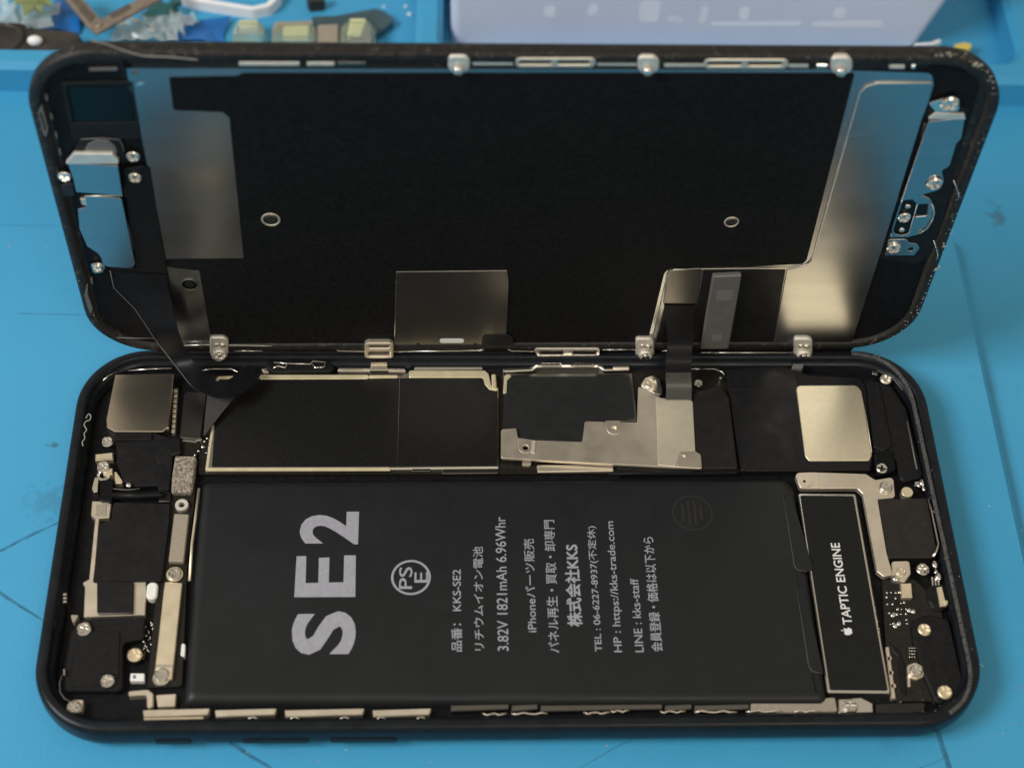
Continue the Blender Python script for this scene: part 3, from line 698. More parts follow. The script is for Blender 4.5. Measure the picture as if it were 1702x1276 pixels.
bar = plate('retaining_bar', body, 'gold', [(274, 966), (303, 968), (286, 1128), (256, 1124)], 3.6, 4.5, 0.2, 0.12)
def ear(px, py, r, z, m, parent): 
    return link('bar_end', prism('bar_end', circ(B(px, py, z), r), z - 0.6, z, (), 0.12), m, parent)
ear(290, 953, 1.28, 4.25, 'gold', bar); ear(269.5, 1121, 1.30, 4.25, 'gold', bar)
plate('bar_fold', bar, 'bright', [(259, 1103), (287, 1104), (286, 1109), (258, 1108)], 4.5, 4.62, 0.1, 0.06)
screw(290, 952, 0.98, 4.3, 'silver'); screw(268, 1119, 1.02, 4.5, 'silver')
washer('washer', 268, 1125, 1.3, 0.8, 3.0, 4.3, 'silver')
text('board_text', body, 'hair', '820-01', (252, 1030), (255, 997), (246, 1030), 2.92)
random.seed(5)
for i in range(26):
    bead(246 + random.uniform(-3, 10) - i*0.35, 1034 + i*2.4, random.uniform(0.08, 0.2), 2.9)
blk = plate('camera_bracket_cover', body, 'plastic', [(118, 1046), (150, 1026), (242, 1023), (240, 1060), (205, 1066), (204, 1140), (199, 1147), (106, 1147), (108, 1100)], 1.0, 4.5, 0.8, 0.25)
plate('cover_step', blk, 'plastic', [(126, 1048), (200, 1048), (197, 1138), (114, 1140)], 4.5, 4.7, 0.6, 0.15)
screw(139, 1044, 1.12, 4.8, 'silver'); screw(224, 1087, 1.1, 4.2, 'gold'); screw(178, 1130, 1.05, 4.75, 'silver'); screw(122, 1174, 1.05, 4.7, 'silver')
washer('washer', 139, 1042, 1.25, 1.0, 4.4, 4.7, 'plastic'); washer('washer', 224, 1087, 1.3, 1.0, 1.0, 4.2, 'plastic'); washer('washer', 178, 1127, 1.2, 0.95, 4.6, 4.95, 'plastic')
plate('screw_ear', body, 'nickel', [(112, 1172), (122, 1162), (139, 1162), (136, 1180), (124, 1187)], 1.0, 4.5, 0.3, 0.1)
chip = plate('chip', body, 'white', [(217, 1118), (240, 1118), (240, 1131), (216, 1131)], 1.0, 3.8, 0.1, 0.1)
plate('chip_mark', chip, 'ic', [(221, 1121), (226, 1121), (226, 1127), (221, 1127)], 3.8, 3.84, 0.1, 0.02)
sweep('frame_wire', body, 'ic', [B(x, y, 4.9) for x, y in ((103, 1122), (99, 1135), (100, 1150), (107, 1160), (118, 1166))], 0.08)
plate('frame_pin', body, 'silver', [(105, 1111), (108, 1111), (108, 1121), (105, 1121)], 4.0, 5.2, 0.05, 0.05)
for dy in (0, 6, 12): plate('spring_contact', body, 'silver', [(104, 985 + dy), (111, 984 + dy), (111, 988 + dy), (104, 989 + dy)], 3.0, 4.9, 0.1, 0.1)
plate('spring_contact', body, 'beige', [(117, 1021), (131, 1021), (124, 1034), (120, 1032)], 2.0, 4.4, 0.2, 0.1)
smooth_sweep('glue_thread', body, 'hair', [B(x, y, 6.05) for x, y in ((143, 695), (147, 688), (151, 691), (149, 698), (143, 700), (140, 706), (144, 714), (140, 720), (141, 728), (137, 734), (138, 741))], 0.10, 6)
smooth_sweep('worn_edge', body, 'worn', [B(x, y, 5.85) for x, y in ((1415, 588), (1450, 594), (1480, 608), (1502, 632), (1517, 665), (1536, 750), (1555, 840), (1577, 940), (1598, 1040), (1612, 1108), (1611, 1140), (1600, 1165), (1578, 1185))], 0.36, 10)
random.seed(11)
# dust and debris on the body's rim
def chips(name, parent, pts, m='dust'):
    vs, fs = [], []
    for p, s, up in pts:
        k = random.choice((4, 5)); b0 = len(vs)
        for i in range(k):
            a = 2*math.pi*i/k + random.uniform(-.4, .4); q = s * random.uniform(0.5, 1.2)
            vs.append(p + Vector((q*math.cos(a), q*math.sin(a), 0)))
        vs.append(p + Vector((0, 0, s*0.5)))
        for i in range(k): fs.append((b0+i, b0+(i+1) % k, b0+k))
    o = link(name, mesh(name, vs, fs), m, parent); o['kind'] = 'stuff'; return o
pl = []
for _ in range(70):
    a = random.random()
    x, y = (1440 + 75*a, 590 + 70*a*a) if a < 0.35 else (1508 + (a-0.35)*175, 640 + (a-0.35)*720)
    x += random.uniform(-9, 12)
    if 590 < y < 1180: pl.append((B(x, y, 5.98), random.uniform(0.03, 0.13), 1))
for _ in range(20): pl.append((B(random.uniform(1470, 1600), random.uniform(1150, 1188), 5.0), random.uniform(0.03, 0.10), 1))
chips('dust', body, pl)

# ------------------------------------------------------------------ the open screen assembly
lid = empty('screen_assembly', 'black screen assembly standing upright on its long edge, metal back facing the viewer', 'phone screen')
lid.matrix_world = Matrix.Translation(LID_LOC * MM) @ LID_M.to_3x3().to_4x4()
vs, fs = loops('bezel', [(3.0, -1.30), (0.6, -1.25), (0.15, -1.0), (0.0, -0.6), (0.0, 0.7), (0.15, 1.1), (0.45, 1.3), (1.4, 1.3), (1.7, 1.1), (1.9, 0.45)], 136.2, 66.3, 10.8, cy=33.15)
bz_m = mesh('bezel', vs, fs, True)
for p in bz_m.polygons:
    if len(p.vertices) > 4: p.use_smooth = False
link('bezel', bz_m, 'rim', lid)
def LP(name, m, pts, z0, z1, r=0.25, bevel=0.05, holes=(), parent=None): return plate(name, parent or lid, m, pts, z0, z1, r, bevel, holes, L)
LP('inner_panel', 'cavity', [(70, 130), (110, 108), (1590, 110), (1630, 140), (1500, 555), (1420, 574), (250, 572), (170, 540)], 0.45, 0.6, 3.0)
back = LP('back_plate', 'steel', [(209, 114), (1400, 116), (1420, 118), (1548, 122), (1552, 140), (1543, 171), (1534, 192), (1416, 566), (1405, 577), (300, 571), (256, 340), (240, 250)], 0.6, 0.80,
   [0.3, 0, 0, 0.5, 0.5, 0.3, 0.3, 1.2, 1.2, 0.4, 0, 0], 0.0)
gs = LP('graphite_sheet', 'graphite', [(281, 129), (396, 127), (402, 122), (1421, 122), (1341, 432), (1334, 439), (1250, 443), (1112, 446), (1104, 455), (1075, 574), (352, 571), (331, 450), (277, 444), (272, 431), (405, 430), (381, 196), (370, 187), (288, 184)],
   0.80, 0.88, [0.5, 0.2, 0.2, 0.2, 1.0, 1.0, 0.1, 0.6, 0.6, 0.3, 0.2, 0.3, 0.2, 0.2, 0.4, 0.9, 0.9, 0.4], 0.03)
# a raised steel sheet over the right third
cov = LP('cover_sheet', 'steel', [(1551, 139), (1452, 138.5), (1428, 153), (1349, 432), (1339, 442), (1308, 449), (1284, 576), (1408, 577), (1417, 566), (1466, 415), (1532, 200), (1543, 171)], 0.80, 1.02,
   [0.3, 1.2, 1.2, 1.0, 0.8, 0.2, 0.2, 1.0, 1.0, 0, 0, 0.3], 0.06)
sweep('sheet_lip', cov, 'nickel', [L(x, y, 1.04) for x, y in ((1549, 139), (1500, 138.6), (1458, 139), (1440, 144), (1429, 155), (1390, 294), (1351, 430), (1345, 438), (1334, 442), (1310, 447), (1250, 446), (1170, 447), (1120, 448), (1110, 456), (1098, 508), (1082, 577))], 0.065)
for (px, py, r) in ((450, 366, 1.45), (1216, 370, 1.15)):
    bo_ = washer('screw_boss', px, py, r, r*0.78, 0.80, 1.05, 'nickel', lid, L)
    disc('boss_hole', px, py, r*0.78, 0.8, 0.9, 'hole', bo_, L)
    disc('boss_pin', px, py - 1, r*0.6, 0.8, 1.0, 'steel_dark', bo_, L)
ho = washer('screw_boss', 315, 474, 1.4, 1.15, 0.8, 1.0, 'steel_dark', lid, L)
disc('boss_hole', 315, 474, 1.15, 0.8, 0.84, 'hole', ho, L); disc('boss_pin', 316, 473, 0.75, 0.8, 1.0, 'plastic', ho, L)
disc('rivet', 224, 121, 0.5, 0.80, 0.86, 'ic', lid, L)
LP('bright_scuff', 'bright', [(225, 145), (229, 138), (241, 137), (239, 141), (231, 143)], 0.80, 0.83, 0.1, 0.02)
win = LP('driver_shield', 'steel_dark', [(658, 452), (843, 450), (846, 470), (841, 574), (655, 575)], 0.88, 1.12, [0.6, 0.6, 0.1, 0.1, 0.1], 0.09)
LP('slot_mark', 'white', [(731, 563), (771, 563), (771, 570), (731, 570)], 1.12, 1.16, 0.45, 0.02, parent=win)
LP('corner_film', 'film', [(802, 561), (806, 557), (844, 556), (853, 561), (854, 577), (800, 577)], 1.12, 1.25, 0.3, 0.05, parent=win)
for px in (695, 790): disc('rivet', px, 572, 0.28, 1.12, 1.16, 'hole', win, L)
LP('cable_cover', 'steel_dark', [(1111, 450), (1167, 446), (1158, 508), (1102, 509)], 0.9, 1.15, [0.7, 0.2, 0.6, 0.2], 0.10)
LP('chip_bed', 'film', [(1170, 449), (1306, 448), (1283, 578), (1088, 578), (1104, 512), (1158, 510)], 0.80, 0.95, 0.3, 0.04)
ic = LP('chip_cover', 'ic', [(1185, 460), (1233, 458), (1230, 475), (1211, 580), (1164, 581)], 0.95, 1.75, 0.25, 0.18)
LP('chip_print', 'ic_pale', [(1192, 483), (1219, 482), (1216, 499), (1189, 500)], 1.75, 1.76, 0.05, 0.0, parent=ic)
LP('chip_print', 'ic_pale', [(1184, 556), (1201, 555), (1199, 566), (1182, 567)], 1.75, 1.76, 0.05, 0.0, parent=ic)
# ---- home button end
LP('button_bed', 'plastic', [(1540, 180), (1612, 180), (1592, 262), (1556, 420), (1520, 440), (1462, 430)], 0.60, 0.78, 0.5)
hb = LP('button_bracket', 'steel', [(1542.5, 200), (1604.5, 199), (1599, 232), (1590, 242), (1579, 279), (1566, 285), (1570, 304), (1561, 318), (1534, 324), (1524, 331), (1498, 331)], 0.80, 1.25,
   [0.1, 0.1, 0.3, 0.5, 0.4, 0.6, 0.8, 0.8, 0.2, 0.2, 0.2], 0.06)
LP('bracket_fold', 'satin', [(1542, 199), (1556, 188.5), (1603, 190), (1605, 199)], 0.9, 1.30, 0.15, 0.05, parent=hb)  # brighter metal than the bracket paints the light on this upturned fold
LP('bracket_ear', 'silver', [(1543, 172), (1567, 165), (1594, 163), (1595, 186), (1557, 187), (1549, 180)], 0.9, 1.15, 0.6, 0.06, parent=hb)
rp = LP('button_plate', 'steel', [(1499, 329), (1516, 327), (1531, 324), (1546, 331), (1555, 346), (1553, 366), (1543, 381), (1527, 391), (1508, 395), (1479, 394)], 0.85, 1.15, [0.2, 0.3, 1, 1.5, 1.5, 1.5, 1.5, 1.0, 0.2, 0.2], 0.10,
   holes=[[(1527, 340), (1543, 340), (1541, 360), (1521, 361)], [(1502, 332), (1516, 331), (1524, 340), (1510, 388), (1500, 391), (1488, 388), (1483, 380), (1497, 336)]])
LP('button_recess', 'glass', [(1490, 328), (1546, 328), (1546, 392), (1478, 392)], 0.79, 0.84, 0.5, 0.02)
sweep('plate_rim', rp, 'silver', [L(x, y, 1.2) for x, y in ((1549, 340), (1553, 352), (1550, 366), (1541, 380), (1528, 388))], 0.13)
LP('button_tab', 'steel', [(1477, 398), (1508, 398), (1511, 404), (1524, 405), (1529, 413), (1519, 425), (1471, 425)], 0.85, 1.15, [0.2, 0.2, 0.3, 0.8, 1.0, 1.0, 0.3], 0.06, holes=[(1514, 414.5, 0.42)])
for px, py, r, z in ((1579, 174, 1.35, 1.15), (1554, 307, 1.2, 1.25), (1503, 363, 1.05, 0.95), (1486, 414, 1.15, 1.15)): screw(px, py, r, z, 'silver', lid, L)
for px, py in ((1509, 343), (1499, 382)): bead(px, py, 0.6, 0.95, lid, L)
sweep('bezel_spring', lid, 'silver', [L(x, y, 1.35) for x, y in ((1585, 300), (1590, 312), (1594, 326), (1592, 333))], 0.10)
sweep('bezel_spring', lid, 'silver', [L(x, y, 1.35) for x, y in ((1552, 400), (1556, 412), (1559, 424), (1556, 432))], 0.12)
sweep('panel_edge', lid, 'steel_dark', [L(x, y, 0.9) for x, y in ((1537, 205), (1533, 222), (1529, 238))], 0.08)
def tilt(o, k, u0=None):                # the plate is bent a few degrees towards the outer edge
    xs = [v.co.x for v in o.data.vertices]; u0 = (min(xs) + max(xs)) / 2
    for v in o.data.vertices: v.co.z += (v.co.x - u0) * k
for o_, k in ((hb, -0.10), (rp, -0.07)): tilt(o_, k)
# ---- earpiece end
LP('panel_window', 'glass', [(112, 146), (216, 145), (224, 204), (124, 205)], 0.60, 0.70, 0.4, 0.05)
LP('window_frame', 'plastic', [(100, 138), (220, 136), (236, 232), (120, 234)], 0.60, 0.92, 0.5, 0.08, holes=[[(110.6, 144), (217, 143), (225, 204), (122, 205)]])
LP('frame_rib', 'ic', [(148, 115), (195, 114), (196, 118), (148, 119)], 0.6, 0.95, 0.05, 0.05)
LP('panel_rib', 'plastic', [(196, 95), (204, 95), (210, 130), (203, 132)], 0.6, 1.3, 0.2, 0.1)
fs_ = LP('earpiece_cover', 'plastic', [(130, 236), (202, 233), (212, 270), (112, 274)], 0.8, 1.05, 0.3, 0.06)
sweep('cover_edge', fs_, 'ic', [L(x, y, 1.1) for x, y in ((134, 232), (170, 230), (198, 232), (203, 240), (206, 252))], 0.09)
arc = fillet(ccw([V2(L(x, y, 1.2)) for x, y in ((138, 256), (146, 240), (162, 233), (180, 234), (192, 244), (196, 257))]), 0.5)
link('earpiece_arch', prism('earpiece_arch', arc, 1.0, 1.2, (), 0.05), 'ic', lid)
LP('bracket_ledge', 'satin', [(109.5, 271), (123, 255.5), (187, 256.5), (197, 267), (197, 273), (110.5, 273.5)], 1.2, 1.75, 0.2, 0.08)  # lighter than its bracket, painting the light on the ledge
eb = LP('earpiece_bracket', 'steel', [(112, 274), (196.5, 274), (204, 322.5), (200, 324), (126, 322), (121, 300)], 1.1, 1.75, 0.15, 0.06)
eb2 = LP('earpiece_bracket', 'steel', [(140.5, 327), (202.5, 326.6), (227, 444), (171, 444), (168, 430), (162.5, 423), (144, 412), (131, 383), (128.5, 351), (141, 347)], 0.8, 1.35, [0.1, 0.1, 0.1, 0.2, 0.4, 0.6, 1.0, 1.5, 0.5, 0.2], 0.06)
tilt(eb, 0.08); tilt(eb2, 0.10)
sweep('bracket_step', lid, 'gold', [L(x, y, 1.5) for x, y in ((141, 326), (170, 325.6), (203, 325.5))], 0.10)
LP('bracket_ear', 'silver', [(150, 440), (166, 437), (176, 444), (170, 454), (155, 455)], 0.8, 1.1, 0.5, 0.06)
screw(221, 262, 1.0, 1.15, 'silver', lid, L); screw(107, 295, 1.0, 1.15, 'silver', lid, L); screw(224, 297, 1.0, 1.3, 'silver', lid, L); screw(162, 447, 0.8, 1.1, 'silver', lid, L)
LP('bracket_foot', 'tape', [(100, 308), (121, 304), (124, 326), (102, 327)], 0.7, 1.2, 0.2, 0.08); LP('bracket_foot', 'tape', [(206, 310), (230, 308), (232, 328), (207, 329)], 0.7, 1.2, 0.2, 0.08)
LP('bracket_foot', 'nickel', [(133, 331), (143, 331), (145, 342), (136, 341)], 0.7, 1.2, 0.1, 0.08)
LP('bezel_clip', 'ic', [(63, 188), (68, 178), (70, 178), (80, 215), (77, 229), (72, 224)], 0.8, 1.42, 0.1, 0.05, holes=[[(66, 190), (68, 185), (77, 215), (76, 221)]])
LP('bezel_clip', 'ic', [(140, 492), (144, 473), (146, 474), (146, 490), (154, 512), (152, 522), (147, 515)], 0.8, 1.42, 0.1, 0.05)
for px, py in ((75, 160), (83, 191), (91, 222), (97, 250), (150, 464)): LP('bezel_pin', 'ic', [(px, py), (px+3, py), (px+5, py+8), (px+2, py+9)], 0.7, 1.2, 0.1, 0.05)
sweep('panel_edge', lid, 'ic', [L(x, y, 1.0) for x, y in ((205, 352), (214, 380), (222, 415))], 0.16)
sweep('panel_edge', lid, 'ic', [L(x, y, 1.35) for x, y in ((195, 561), (225, 562), (255, 562))], 0.10)
# ---- top edge of the assembly (far long side)
LP('edge_channel', 'rim', [(215, 100), (360, 90), (1530, 92), (1545, 112), (1400, 116), (220, 114)], 0.55, 0.62, 0.2, 0.03)
for x0, x1, y, m in ((397, 498, 107, 'satin'), (510, 556, 107, 'satin'), (560, 608, 107, 'steel_dark'), (785, 853, 106, 'satin'), (992, 1058, 107, 'satin'), (1104, 1172, 109, 'satin'), (1310, 1344, 110, 'satin'), (1357, 1376, 111, 'silver'), (1478, 1504, 112, 'satin'), (1515, 1522, 112, 'silver')):
    LP('edge_strip', m, [(x0, y - 3), (x1, y - 3), (x1, y + 3.5), (x0, y + 3.5)], 0.6, 1.15, 0.1, 0.10)
def loop_clip(px0, px1, py, n, fr_bottom=False):
    wpx = (px1 - px0); hs = []
    for k in range(n):
        a = px0 + 6 + k * (wpx - 6) / n; b = a + (wpx - 6) / n - 10
        hs.append([(a, py - 3), (b, py - 3), (b, py + 3), (a, py + 3)])
    LP('loop_clip', 'nickel', [(px0, py - 8), (px1, py - 8), (px1, py + 8), (px0, py + 8)], 0.7, 1.42, 0.7, 0.08, holes=hs)
loop_clip(857, 990, 105, 2); loop_clip(1170, 1310, 107, 2)
def lug(px, py, wpx, hpx, z=1.5):
    g = LP('screw_lug', 'satin', [(px - wpx/2, py - hpx*0.55), (px + wpx/2, py - hpx*0.55), (px + wpx/2, py + hpx*0.1), (px + wpx*0.36, py + hpx*0.36), (px, py + hpx*0.50), (px - wpx*0.36, py + hpx*0.36), (px - wpx/2, py + hpx*0.1)], 0.7, z, [0.3, 0.3, 0.6, 1.2, 1.5, 1.2, 0.6], 0.22)
    return g
for px, py in ((763, 110), (1078, 111), (1399, 112)):
    lug(px, py, 36, 30); bead(px - 1, py + 9, 0.95, 1.95, lid, L)
LP('edge_lug', 'plastic', [(1464, 100), (1474, 100), (1475, 114), (1466, 114)], 0.6, 1.6, 0.4, 0.1)
random.seed(21)
for x0, x1 in ((360, 510), (520, 660), (690, 745)):
    LP('edge_flange', 'rim', [(x0, 90), (x1, 91), (x1 - 8, 97), (x1 - 20, 99), (x0 + 22, 98), (x0 + 8, 96)], 0.7, 1.45, 0.1, 0.12)
smooth_sweep('glue_thread', lid, 'hair', [L(x, y, 1.45) for x, y in ((152, 68), (175, 73), (205, 84), (238, 93), (280, 95), (330, 100))], 0.09, 6)
# ---- bottom edge (near the phone body)
for pts in (((300, 574), (345, 573), (470, 575), (600, 575)), ((555, 578), (562, 583), (610, 584)), ((654, 584), (760, 583), (800, 582), (806, 579), (842, 579), (850, 583), (900, 584)), ((1000, 581), (1060, 581)), ((1100, 583), (1150, 583)), ((1165, 586), (1320, 586)), ((390, 583), (436, 583))):
    sweep('edge_line', lid, 'bright', [L(x, y, 1.15) for x, y in pts], 0.11)
LP('edge_channel', 'film', [(290, 576), (1420, 578), (1412, 586), (250, 584)], 0.45, 0.75, 0.2, 0.05)
LP('loop_clip', 'nickel', [(606, 573), (612, 570), (648, 570), (654, 573), (654, 596), (606, 596)], 0.7, 1.7, 0.6, 0.15, holes=[[(613, 575), (647, 575), (647, 579), (613, 579)], [(612, 585), (648, 585), (648, 592), (612, 592)]])
LP('loop_clip', 'silver', [(886, 579), (998, 579), (996, 594), (950, 599), (940, 599), (894, 595)], 0.7, 1.6, 0.6, 0.12, holes=[[(896, 583), (936, 583), (936, 590), (898, 590)], [(952, 583), (992, 583), (990, 590), (952, 590)]])
for px, py, r in ((364, 586, 1.0), (1072, 588, 1.0), (1335, 588, 1.1)):
    lug(px, py - 3, 31, 40, 1.5); screw(px + 1, py + 4, r*1.18, 1.55, 'satin', lid, L); bead(px + 1, py + 4, 0.55, 2.0, lid, L); bead(px - 4, py - 13, 0.5, 1.6, lid, L); bead(px + 6, py - 12, 0.6, 1.6, lid, L)
for px in (312, 405, 470): disc('rivet', px, 572, 0.3, 0.8, 0.9, 'hole', lid, L)

# ---- dust on the bezel
random.seed(9)
pl = []
def along(a, b, n, sx, s0, s1, z=1.32):
    for _ in range(int(n*0.6)):
        t = random.random(); x = a[0] + (b[0]-a[0])*t + random.uniform(-sx, sx); y = a[1] + (b[1]-a[1])*t + random.uniform(-sx, sx)
        pl.append((L(x, y, z), s0 + (s1-s0)*random.random()**3 * 1.3, 1))
along((1560, 92), (1600, 92), 26, 5, 0.05, 0.28); along((1600, 92), (1640, 118), 40, 6, 0.05, 0.30); along((1640, 118), (1654, 160), 30, 4, 0.04, 0.18)
along((1652, 165), (1610, 310), 34, 4, 0.04, 0.12); along((1600, 310), (1575, 395), 40, 5, 0.05, 0.20); along((1570, 400), (1535, 500), 55, 5, 0.05, 0.24)
along((1535, 500), (1500, 550), 40, 5, 0.04, 0.18); along((1500, 550), (1430, 574), 30, 4, 0.04, 0.14)
along((58, 170), (115, 420), 26, 3, 0.03, 0.09); along((115, 420), (145, 510), 26, 4, 0.03, 0.12); along((145, 510), (225, 575), 36, 4, 0.04, 0.16)
along((80, 92), (140, 74), 20, 3, 0.04, 0.12)
chips('dust', lid, pl)
pl = []
for _ in range(90):
    x = random.uniform(-58, 62); pl.append((Vector((x, 66.0 + random.uniform(-0.3, 0.2), 1.3)), random.uniform(0.03, 0.11), 1))
chips('dust', lid, pl)

# ---- the two flex cables that join screen and body
def P(px, py, kind, z):
    if kind == 'L': return L(px, py, z)
    if kind == 'B': return toL(Wd(px, py, z))
    return toL(hit(px, py, Vector((0, z, 0)), Vector((0, 1, 0))))
LP('cable_root', 'flex', [(205, 281), (240, 277), (249, 286), (258, 345), (278, 452), (276, 466), (192, 480), (183, 446), (227, 446), (212, 350)], 0.85, 1.25, 0.4, 0.08)
ribbon('flex_cable', lid, 'flex', [(P(*a, k, z), P(*b, k, z)) for a, b, k, z in (
    ((183, 450), (277, 458), 'L', 1.35), ((189, 478), (281, 484), 'L', 1.8), ((224, 513), (287, 510), 'L', 2.8), ((256, 561), (297, 551), 'L', 4.6),
    ((284, 598), (312, 588), 'Y', 62.5), ((317, 640), (335, 614), 'B', 9.5), ((346, 657), (354, 632), 'B', 8.6), ((373, 661), (381, 630), 'B', 8.2), ((406, 652), (400, 614), 'B', 7.6), ((431, 626), (416, 607), 'B', 7.0))], 0.16)
sweep('cable_edge_glint', lid, 'ic', [P(*a, k, z) for a, k, z in (((183, 450), 'L', 1.6), ((189, 478), 'L', 2.0), ((224, 513), 'L', 3.0), ((256, 561), 'L', 4.8), ((284, 598), 'Y', 62.3), ((317, 640), 'B', 9.7))], 0.07)  # added grey line, painting the light along the cable's edge
ribbon('flex_cable', lid, 'cable_grey', [(P(*a, 'B', z), P(*b, 'B', z)) for a, b, z in (((345, 655), (392, 658), 6.2), ((342, 680), (372, 682), 5.6), ((338, 724), (341, 722), 4.9))], 0.15)
ribbon('flex_cable', lid, 'flex', [(P(*a, k, z), P(*b, k, z)) for a, b, k, z in (
    ((1104, 507), (1157, 508), 'L', 1.35), ((1107, 535), (1153, 535), 'L', 1.8), ((1109, 570), (1151, 570), 'L', 3.0), ((1106, 602), (1149, 602), 'Y', 62.0),
    ((1106, 622), (1149, 622), 'B', 7.8), ((1107, 642), (1149, 642), 'B', 6.2), ((1106, 663), (1150, 663), 'B', 5.3))], 0.10)

ribbon('cable_sheen_band', lid, 'cable_sheen', [(P(*a, 'B', z), P(*b, 'B', z)) for a, b, z in (((1106.5, 619), (1148.5, 619), 8.2), ((1106.5, 630), (1149, 630), 7.2), ((1107.5, 643), (1149.5, 643), 6.3), ((1106.5, 663.5), (1149.5, 663.5), 5.4))], 0.08)  # added band in a lighter colour, painting light on the upturned flex
LP('lower_edge', 'steel_dark', [(303, 571), (656, 572), (656, 577), (303, 576)], 0.80, 0.92, 0.1, 0.03)
LP('lower_edge', 'steel_dark', [(855, 573), (1074, 573), (1074, 577), (855, 577)], 0.80, 0.92, 0.1, 0.03)

# ------------------------------------------------------------------ things lying in the trays behind
FZ = -2.4                                                          # tray floor
def thing(o, label, cat, group=None):
    o['label'] = label; o['category'] = cat
    if group: o['group'] = group
    return o
def loose(name, m, pts, z0, z1, r=0.4, bevel=0.1, holes=()):
    """a loose piece with its own origin at its base"""
    o = plate(name, None, m, pts, z0, z1, r, bevel, holes, Wd)
    c = sum((v.co for v in o.data.vertices), Vector()) / len(o.data.vertices); c.z = z0 * MM
    for v in o.data.vertices: v.co -= c
    o.location = c; return o
M['lilac'] = mat('lilac_plastic', (0.73, 0.785, 0.93), 0.0, 0.36, bump=0.15, bscale=0.05, trans=0.12, var=0.06, vscale=0.03, spec=0.5)
M['pale'] = mat('pale_lilac_patch', (0.82, 0.86, 0.95), 0.0, 0.6, var=0.08, vscale=0.1)
M['paper'] = mat('white_paper', (0.85, 0.85, 0.86), 0.0, 0.7, bump=0.1, bscale=0.2)
M['clear'] = mat('clear_plastic', (0.88, 0.95, 0.93), 0.0, 0.10, bump=0.05, bscale=0.3, trans=0.75, ior=1.35)
M['clear_y'] = mat('yellowed_clear_plastic', (0.90, 0.95, 0.74), 0.0, 0.14, bump=0.25, bscale=0.35, trans=0.8, ior=1.35)
M['blue_film'] = mat('blue_film', (0.012, 0.14, 0.45), 0.0, 0.25, bump=0.4, bscale=0.12, var=0.3, vscale=0.1)
M['green'] = mat('dark_green_scrap', (0.02, 0.11, 0.11), 0.0, 0.4, bump=0.2, bscale=0.2, var=0.3, vscale=0.2)
M['grey_metal'] = mat('grey_worn_metal', (0.30, 0.25, 0.21), 0.6, 0.5, bump=0.02, bscale=1.0, var=0.2, vscale=0.5)
M['grey_metal2'] = mat('dark_worn_metal', (0.15, 0.125, 0.105), 0.5, 0.5, bump=0.02, bscale=1.0, var=0.2, vscale=0.5)
M['scrap'] = mat('black_scrap', (0.030, 0.026, 0.022), 0.0, 0.5, bump=0.3, bscale=0.25, var=0.6, vscale=0.25)
M['slate'] = mat('slate_film', (0.045, 0.085, 0.10), 0.0, 0.35, bump=0.1, bscale=0.2, var=0.2, vscale=0.2)

# lilac tub in the right-hand tray
tub = empty('plastic_tub', 'pale lilac plastic tub standing in the tray behind the phone screen', 'plastic tub')
fl, fr_ = Wd(750, 80, FZ), Wd(1517, 80, FZ)
ydir = 0.0
tl, tr_ = Wd(740, -60, 30), Wd(1565, -60, 30)
yb0 = fl.y + 4
def tubface():
    b = [Vector((fl.x, fl.y, FZ)), Vector((fr_.x, fl.y, FZ)), Vector((fr_.x, fl.y + 70, FZ)), Vector((fl.x, fl.y + 70, FZ))]
    t = [Vector((fl.x - 0.5, fl.y + 2.0, 30)), Vector((fr_.x + 11.0, fl.y + 2.0, 30)), Vector((fr_.x + 11.0, fl.y + 78, 30)), Vector((fl.x - 0.5, fl.y + 78, 30))]
    def rr(q, ins, z):
        p = [Vector((v.x, v.y)) for v in q]; p = fillet(inset(ccw(p), ins), 2.0, 8); return [(v.x, v.y, z) for v in p]
    vs, fs, prev = [], [], None
    for q, ins, z in ((b, 0, FZ), (t, 0, 30), (t, -1.5, 30.3), (t, -1.5, 31), (t, 1.2, 31), (b, 1.2, FZ + 1.2)):
        lp = rr(q, ins, z); s = len(vs); vs += lp; cur = list(range(s, s + len(lp)))
        if prev: fs += [(prev[i], prev[(i+1) % len(lp)], cur[(i+1) % len(lp)], cur[i]) for i in range(len(lp))]
        prev = cur
    fs.append(tuple(prev)); fs.append(tuple(range(len(prev))))
    return mesh('tub_shell', vs, fs)
link('tub_shell', tubface(), 'lilac', tub)
random.seed(4)
def wall_patch(x0, x1, z0, z1):  # a pale patch set on the tub's front wall
    y = fl.y + 1.0 + (z1 + z0) / 2 * 0.067 - 1.15
    pts = [Vector((x0 + random.uniform(-.4, .4), z0)), Vector((x1, z0 + random.uniform(-.3, .3))), Vector((x1 + random.uniform(-1, 1), z1)), Vector((x0, z1 + random.uniform(-.6, .6)))]
    pts = fillet(ccw(pts), 1.0)
    vs = [(p.x, fl.y + (p.y - FZ) * 0.065 - 0.02, p.y) for p in pts] + [(p.x, fl.y + (p.y - FZ) * 0.065 - 0.045, p.y) for p in pts]; n = len(pts)
    fs = [tuple(range(n)), tuple(range(n, 2*n))] + [(i, (i+1) % n, n+(i+1) % n, n+i) for i in range(n)]
    link('pale_patch', mesh('pale_patch', vs, fs), 'pale', tub)
def tz_at(px, py):                                                # where a photo point meets the tub's front wall
    q = hit(px, py, Vector((0, fl.y, FZ)), Vector((0, -1, 0.066)).normalized()); return q
for (xa_, ya_, xb_, yb_) in ((905, 8, 925, 28), (978, 8, 990, 26), (1060, 0, 1098, 36), (1110, 30, 1140, 36), (1180, 36, 1330, 43), (1162, 12, 1176, 40), (1226, 12, 1246, 33), (1350, 34, 1470, 44), (1382, 12, 1408, 32)):
    a, b = tz_at(xa_, yb_), tz_at(xb_, ya_); wall_patch(a.x, b.x, a.z, b.z)

